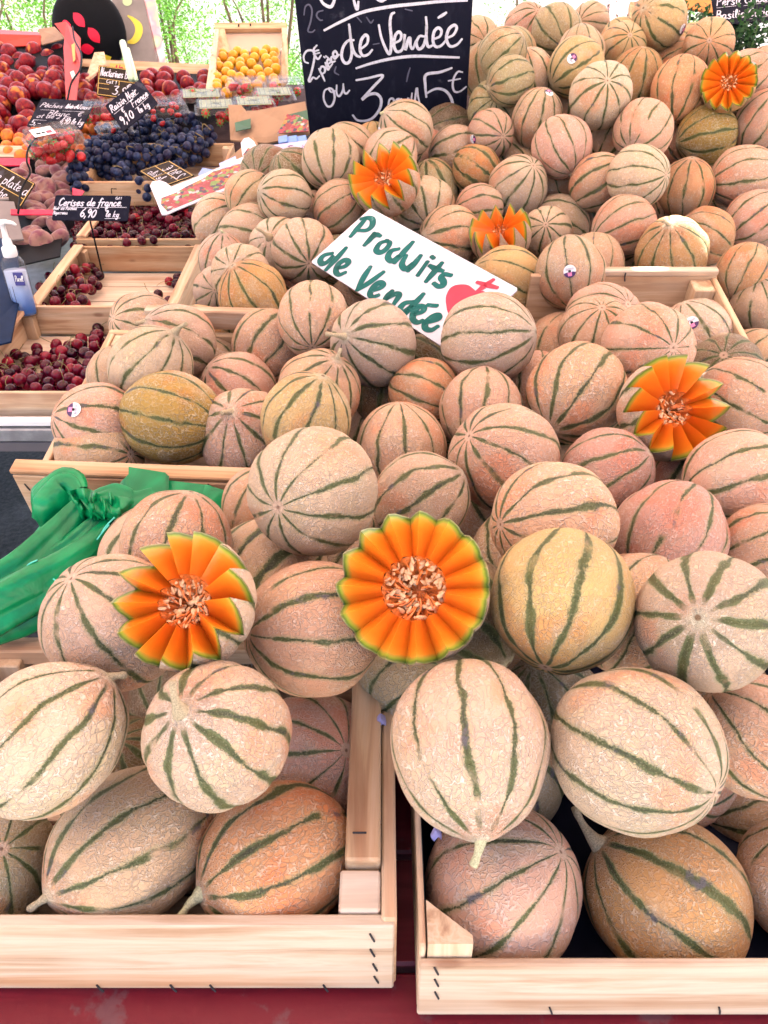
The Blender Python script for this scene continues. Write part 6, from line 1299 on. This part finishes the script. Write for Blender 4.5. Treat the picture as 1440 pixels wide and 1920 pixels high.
# ------------------------------------------------------------ hand gel pump bottle, dark tub, card
gb2 = at(50, 590, 1.90)
hg = thing('pump_bottle', 'clear pump bottle of blue hand gel with white pump at the left edge', 'bottle', gb2); hg.scale = (.92, .92, .90)
def lathe(prof, n=28, sx=1., sy=1.): return grid([[Vector((r_ * math.cos(2 * PI * i / n) * sx, r_ * math.sin(2 * PI * i / n) * sy, z)) for i in range(n)] for r_, z in prof], True)
t = NT('blue_gel'); z_ = t.n('SeparateXYZ'); t.set(z_.inputs[0], t.coord()); t.fin(t.mix(t.step(z_.outputs[2], .0, .11), (.06, .20, .62), (.42, .48, .66)), .1); M_GEL = t.m
part('gel', *lathe([(.001, .003), (.026, .003), (.0275, .01), (.0275, .12), (.001, .12)], 28, 1, .75), M_GEL, hg, True)
part('bottle', *lathe([(.001, 0), (.028, 0), (.031, .006), (.031, .125), (.029, .142), (.022, .152), (.015, .157)], 28, 1, .75), M_CLEAR, hg, True)
part('collar', *lathe([(.0165, .156), (.0175, .158), (.0175, .178), (.015, .181), (.001, .181)]), M_WHITEP, hg, True)
part('pump', *join(lathe([(.012, .181), (.0105, .198), (.007, .203), (.006, .232), (.009, .236), (.0095, .243), (.001, .245)]), tube([(-.012, 0, .241), (.01, 0, .242), (.026, -.002, .240), (.035, -.003, .234)], [.0065, .006, .0045, .003], 8)), M_WHITEP, hg, True)
part('front_label', *box(.004, .029, -.0255, -.0235, .088, .122, .0008), plain('violet_label', (.03, .03, .22), .4), hg)
bl = Board(gb2 + Vector((.005, -.0258, .118)), gb2 + Vector((.028, -.0258, .118)), gb2 + Vector((.005, -.0258, .092)))
bl.N = Vector((0, -1, 0)); part('lettering', [v - gb2 for v in bl.text('Purell', .002, .019, .015, .0016)[0]], bl.text('Purell', .002, .019, .015, .0016)[1], M_WHITEP, hg)
part('label_line', *join(box(-.015, -.0142, -.0245, -.0235, .02, .08, .0002), box(-.006, -.005, -.0255, -.0245, .02, .085, .0002)), M_BLACK, hg)
tb = thing('storage_tub', 'dark blue glossy tub under the hand gel bottle at the left edge', 'tub', at(-10, 640, 1.75))
M_TUB = plain('blue_tub', (.008, .02, .058), .25, .3)
quad('side_panel', [(-60, 450, 2.10), (14, 446, 2.08), (34, 470, 2.04), (36, 560, 1.88), (20, 640, 1.74), (-60, 660, 1.70)], M_TUB, tb, .004)
cbx = thing('cardboard_box', 'grey brown cardboard box at the left edge behind the hand gel', 'cardboard box', at(0, 440, 2.2))
quad('front_panel', [(-60, 372, 2.32), (26, 378, 2.30), (44, 448, 2.18), (-60, 455, 2.16)], plain('grey_card', (.20, .17, .17), .7, .1), cbx, .005)
quad('top_flap', [(-60, 358, 2.38), (14, 358, 2.36), (16, 372, 2.31), (-60, 374, 2.30)], plain('grey_card_light', (.30, .25, .23), .7, .1), cbx, .005)

# ------------------------------------------------------------ black bag with red lemons, banana poster, pale stake
bgc = at(168, 60, 3.55)
def bagpt(a, t_):
    s, c = math.sin(t_), math.cos(t_); return Vector((.165 * s * math.cos(a), .06 * c, .17 * s * math.sin(a) * (1 + .05 * math.sin(3 * a)))) 
bg_ = thing('shopping_bag', 'round black bag with red lemon shapes and a pale lettered band, behind the nectarines', 'bag', bgc)
part('bag_body', *sphere(40, 16, lambda a, t_: bagpt(a, t_)), M_BLACK, bg_, True)
def decal(cx_, cy_, rx, ry, ang, z=-.058):
    vs = []; 
    for i in range(24):
        a = 2 * PI * i / 24; r_ = 1 + .25 * math.exp(-((a - .0) / .25) ** 2) + .25 * math.exp(-((a - 2 * PI) / .25) ** 2) + .2 * math.exp(-((a - PI) / .22) ** 2)
        x, y = rx * r_ * math.cos(a), ry * r_ * math.sin(a); X, Y = cx_ + x * math.cos(ang) - y * math.sin(ang), cy_ + x * math.sin(ang) + y * math.cos(ang)
        vs.append((X, -math.sqrt(max(.0, 1 - min(.98, (X / .165) ** 2 + (Y / .17) ** 2))) * .06 - .004, Y))
    vs = [Vector(v) for v in vs]; c = sum(vs, Vector()) / 24 + Vector((0, -.003, 0)); return [c] + vs, [(0, 1 + i, 1 + (i + 1) % 24) for i in range(24)]
M_RLEM = plain('red_lemon_print', (.85, .01, .06), .4, .05)
for a in ((-.080, .026, .018, .024, .3), (-.018, .050, .028, .022, -.9), (.036, -.008, .029, .023, -1.), (-.006, -.062, .026, .021, .1)): part('lemon_shape', *decal(*a), M_RLEM, bg_, True)
arc = []
for j in range(2):
    arc.append([Vector(((.115 + .042 * j) * math.cos(q), -.035 + .02 * j, (.12 + .042 * j) * math.sin(q))) for q in [R(62 - 5 * i) for i in range(12)]])
vv, ff_ = grid(arc); part('pale_band', vv + [v + Vector((0, .004, 0)) for v in vv], ff_ + [tuple(i + len(vv) for i in f) for f in ff_], plain('pale_band', (.5, .5, .55), .5), bg_)
part('yellow_print', *decal(.055, -.105, .03, .02, .3), plain('yellow_print', (.75, .62, .05), .4), bg_, True)
BP = Board(at(205, -40, 3.62), at(290, -40, 3.62), at(232, 122, 3.62), .006)
bp = thing('poster', 'grey poster board showing a yellow banana with a pink striped edge, behind the nectarines', 'poster', BP.p(BP.W / 2, BP.H))
q = [BP.px(200, -40), BP.px(262, -40), BP.px(300, 120), BP.px(240, 125)]
def flat(name, q, h, mat, par, th=.001):
    n = len(q); q2 = [v + BP.N * h for v in q]; wpart(name, q2 + [v - BP.N * th for v in q2], [tuple(range(n)), tuple(range(n, 2 * n))[::-1]] + [(i, n + i, n + (i + 1) % n, (i + 1) % n) for i in range(n)], mat, par)
flat('panel', q, 0, plain('grey_poster', (.22, .20, .20), .5, .2, 5), bp, .008)
flat('pink_edge', [BP.px(x, y) for x, y in ((262, -40), (284, -40), (311, 118), (295, 120))], 0, None or (lambda: (lambda t: t.fin(t.ramp(t.step(t.noise(t.coord(), 9, 2), .3, .7), [(0, (.8, .8, .8)), (.4, (.8, .35, .45)), (.7, (.8, .6, .4)), (1, (.6, .8, .6))]), .4))(NT('pink_strip')))(), bp, .008)
s1 = smooth_line([Vector(p) for p in ((240, 29, 0), (252, 34, 0), (265, 45, 0), (268, 60, 0), (262, 75, 0), (252, 83, 0), (240, 82, 0))], 5)
s2 = smooth_line([Vector(p) for p in ((239, 31, 0), (246, 38, 0), (252, 47, 0), (254, 57, 0), (251, 67, 0), (246, 74, 0), (239, 78, 0))], 5)
vs, fs = grid([[BP.px(p.x, p.y, .003) for p in s1], [BP.px(p.x, p.y, .003) for p in s2]]); wpart('banana', vs, fs, plain('banana_yellow', (.72, .62, .06), .4, .1), bp)
vs, fs = fan([BP.px(239 + 9 * math.cos(i * .3), 3 + 9 * math.sin(i * .3), .003) for i in range(21)]); wpart('pale_fruit', vs, fs, plain('pale_green_print', (.45, .6, .35), .4), bp)
solo('tag_stake', *join(tube([at(230, 80, 2.9), at(247, 148, 2.75)], .012, 8), tube([at(240, 92, 2.88), at(256, 150, 2.74)], .007, 6)), plain('pale_green_stake', (.55, .68, .48), .45, .1), 'pale green and white plastic stake rising from the grape price tag', 'stake', smooth=True)

# ------------------------------------------------------------ herbs at the top right
def leaf_mat(name, a, b):
    t = NT(name); n_ = t.noise(t.coord(), 5, 3, .6); r_ = t.n('Attribute', attribute_name='tone').outputs['Fac']
    c = t.mix(r_, a, b); c = t.mix(t.step(n_, .4, .65, 0, .4), c, b)
    tr = t.n('BsdfTranslucent'); t.set(tr.inputs[0], t.vmath('SCALE', c, sc=1.2)); mx = t.n('MixShader'); mx.inputs[0].default_value = .35; t.fin(c, .55, .3)
    t.t.links.new(t.b.outputs[0], mx.inputs[1]); t.t.links.new(tr.outputs[0], mx.inputs[2]); t.t.links.new(mx.outputs[0], t.out.inputs[0]); return t.m
M_HERB = leaf_mat('parsley_leaf', (.010, .04, .018), (.03, .10, .03))
def foliage(clumps, n, size, seed, narrow=1., spread=1.):
    rn = random.Random(seed); V_, F_, A_ = [], [], []
    for c, r_ in clumps:
        tone = rn.uniform(0, 1)
        for _ in range(int(n * r_ * r_ * spread)):
            v = Vector([rn.gauss(0, 1) for _ in range(3)]).normalized() * r_ * rn.uniform(.35, 1.08); p = Vector(c) + v
            d = (v.normalized() + Vector([rn.gauss(0, .6) for _ in range(3)])).normalized(); s_ = d.orthogonal().normalized() if rn.random() < .5 else d.cross(Vector((rn.gauss(0, 1), rn.gauss(0, 1), rn.gauss(0, 1)))).normalized()
            L_ = size * rn.uniform(.6, 1.3); wd = L_ * .42 * narrow; n0 = len(V_); cup = d.cross(s_) * L_ * .12
            V_ += [p, p + d * L_ * .5 + s_ * wd + cup, p + d * L_, p + d * L_ * .5 - s_ * wd + cup]; F_.append((n0, n0 + 1, n0 + 2, n0 + 3)); A_ += [min(1, max(0, tone + rn.gauss(0, .2)))] * 4
    return V_, F_, A_
for k, (x, y, zd, rr, lab) in enumerate(((1303, 38, 2.22, .085, 'dark green curly parsley bunch left of the herb price slate'), (1345, 92, 2.12, .075, 'dark green curly herb bunch under the herb price slate'),
                                         (1412, 78, 2.10, .10, 'broad leaved green herb bunch at the right edge below its slate'), (1372, 60, 2.2, .075, 'leafy herb bunch directly behind the herb slate foot'))):
    c = at(x, y, zd); rn = random.Random(k); cl = [(c + Vector((rn.gauss(0, rr * .6), rn.gauss(0, rr * .4), rn.gauss(0, rr * .4))), rr * rn.uniform(.35, .6)) for _ in range(9)]
    V_, F_, A_ = foliage(cl, 42000, .012 if k < 2 else .017, k)
    t = thing('herb_bunch', lab, 'herbs', c - Vector((0, 0, rr)), None, 'bunches of fresh herbs'); wpart('leaves', V_, F_, M_HERB, t, False, attr={'tone': A_})
    wpart('stems', *join(*[tube([c - Vector((rn.uniform(-.02, .02), 0, rr * 1.2)), cl[i][0]], .0018, 5) for i in range(6)]), M_LEAFG, t)
hc = thing('plastic_crate', 'red plastic crate under the herbs at the right edge', 'plastic crate', at(1400, 118, 2.1))
quad('front_side', [(1365, 108, 2.06), (1500, 92, 2.0), (1500, 150, 1.96), (1368, 135, 2.02)], M_PINKCARD, hc, .006)
for k in range(3): quad('slot', [(1372, 112 + 7 * k, 2.05 - .007 * k), (1500, 98 + 8 * k, 1.99 - .008 * k), (1500, 101 + 8 * k, 1.985 - .008 * k), (1372, 115 + 7 * k, 2.045 - .007 * k)], M_BLACK, hc, .001)
quad('bottom', [(1340, 100, 2.4), (1500, 80, 2.4), (1500, 150, 2.05), (1345, 135, 2.1)], M_PINKCARD, hc, .004)
oc = thing('cardboard_box', 'orange cardboard box behind the parsley at the top right', 'cardboard box', at(1310, 30, 2.5)); quad('front_panel', [(1270, -30, 2.45), (1338, -30, 2.45), (1340, 24, 2.4), (1282, 14, 2.42)], plain('orange_card_box', (.60, .22, .05), .6, .2), oc, .006)
pw = thing('wooden_crate', 'upright corner of a brown wooden crate left of the golden top melon', 'wooden crate', at(1190, 62, 2.45), None, 'pale wood fruit crates'); quad('corner_post', [(1181, 4, 2.42), (1189, 3, 2.42), (1190, 60, 2.38), (1181, 60, 2.38)], WZ, pw, .02); quad('side_board', [(1189, 3, 2.43), (1215, -2, 2.5), (1215, 50, 2.45), (1190, 60, 2.39)], plain('brown_board', (.30, .16, .08), .6, .3), pw, .01)

# ------------------------------------------------------------ background: bushes, a pale wall
M_BUSH = leaf_mat('bush_leaf', (.04, .15, .012), (.13, .30, .03)); M_BUSHD = leaf_mat('bush_leaf_dark', (.02, .08, .015), (.08, .22, .03)); M_FLOW = leaf_mat('pink_blossom', (.55, .25, .32), (.75, .60, .55)); M_BARK = plain('bark', (.12, .08, .05), .85, .4, 12, .3, .6); M_DRY = leaf_mat('dry_grass_leaf', (.30, .24, .12), (.60, .52, .36))
def bush(label, x, Y, w_, h, seed, mat=None, size=.06, n=900, z0=.1, name='bush', narrow=.5):
    rn = random.Random(seed); t = thing(name, label, name, (x, Y, 0), None, 'bushes beyond the stall'); cl = []
    for _ in range(22): cl.append((Vector((x + rn.gauss(0, w_ * .42), Y + rn.gauss(0, .35), z0 + h * (rn.random() ** .8))), rn.uniform(.14, .30)))
    V_, F_, A_ = foliage(cl, n * 5., size * .55, seed, narrow); wpart('crown', V_, F_, mat or M_BUSH, t, False, attr={'tone': A_})
    S = []
    for i in range(8):
        c = cl[i][0]; S.append(tube(smooth_line([Vector((x + rn.uniform(-.1, .1), Y, 0)), Vector((x + (c.x - x) * .4, Y, h * .35)), c, c + Vector((rn.uniform(-.2, .2), 0, .25))], 4), [.022, .02, .019, .018, .016, .015, .014, .012, .010, .008, .006, .005, .004], 6))
    wpart('trunk', *join(*S), M_BARK, t, True)
bush('feathery pale green and straw bush at the far upper left', -3.75, 7.6, .9, 1.5, 1, M_DRY, .07, 700, name='shrub')
bush('green feathery bush behind the red cardboard box', -3.1, 8.2, .8, 1.5, 2, M_BUSH, .07, 800)
bush('bright feathery bush between the banana poster and the plum crate', -1.72, 7.4, .45, 1.5, 3, M_BUSH, .055, 1300)
bush('darker tangled bush low behind the nectarine crate', -2.1, 6.8, .4, 1.0, 4, M_BUSHD, .05, 1200)
bush('sunny bush behind the plum crate and chalkboard', -1.05, 8.0, .6, 1.7, 5, M_BUSH, .06, 1300)
bush('pink flowering shrub above the left peak of melons', 1.75, 7.2, .4, 1.45, 6, M_FLOW, .05, 900, name='shrub')
bush('green grassy shrub beside the golden top melon', 2.35, 7.0, .4, 1.5, 7, M_BUSH, .06, 1100, name='shrub', narrow=.2)
bush('thin twiggy bush just right of the chalkboard', 1.05, 7.5, .12, 1.2, 8, M_BUSHD, .05, 300)
t = NT('pale_render'); n_ = t.noise(t.coord(), 2, 5, .6); M_WALL = t.fin(t.mix(t.step(n_, .35, .65), (.75, .72, .64), (.85, .82, .76)), .9)
solo('wall', *box(-14, 14, 10.5, 10.8, 0, 2.6, .01), M_WALL, 'sunlit pale rendered wall far behind the bushes', 'wall')
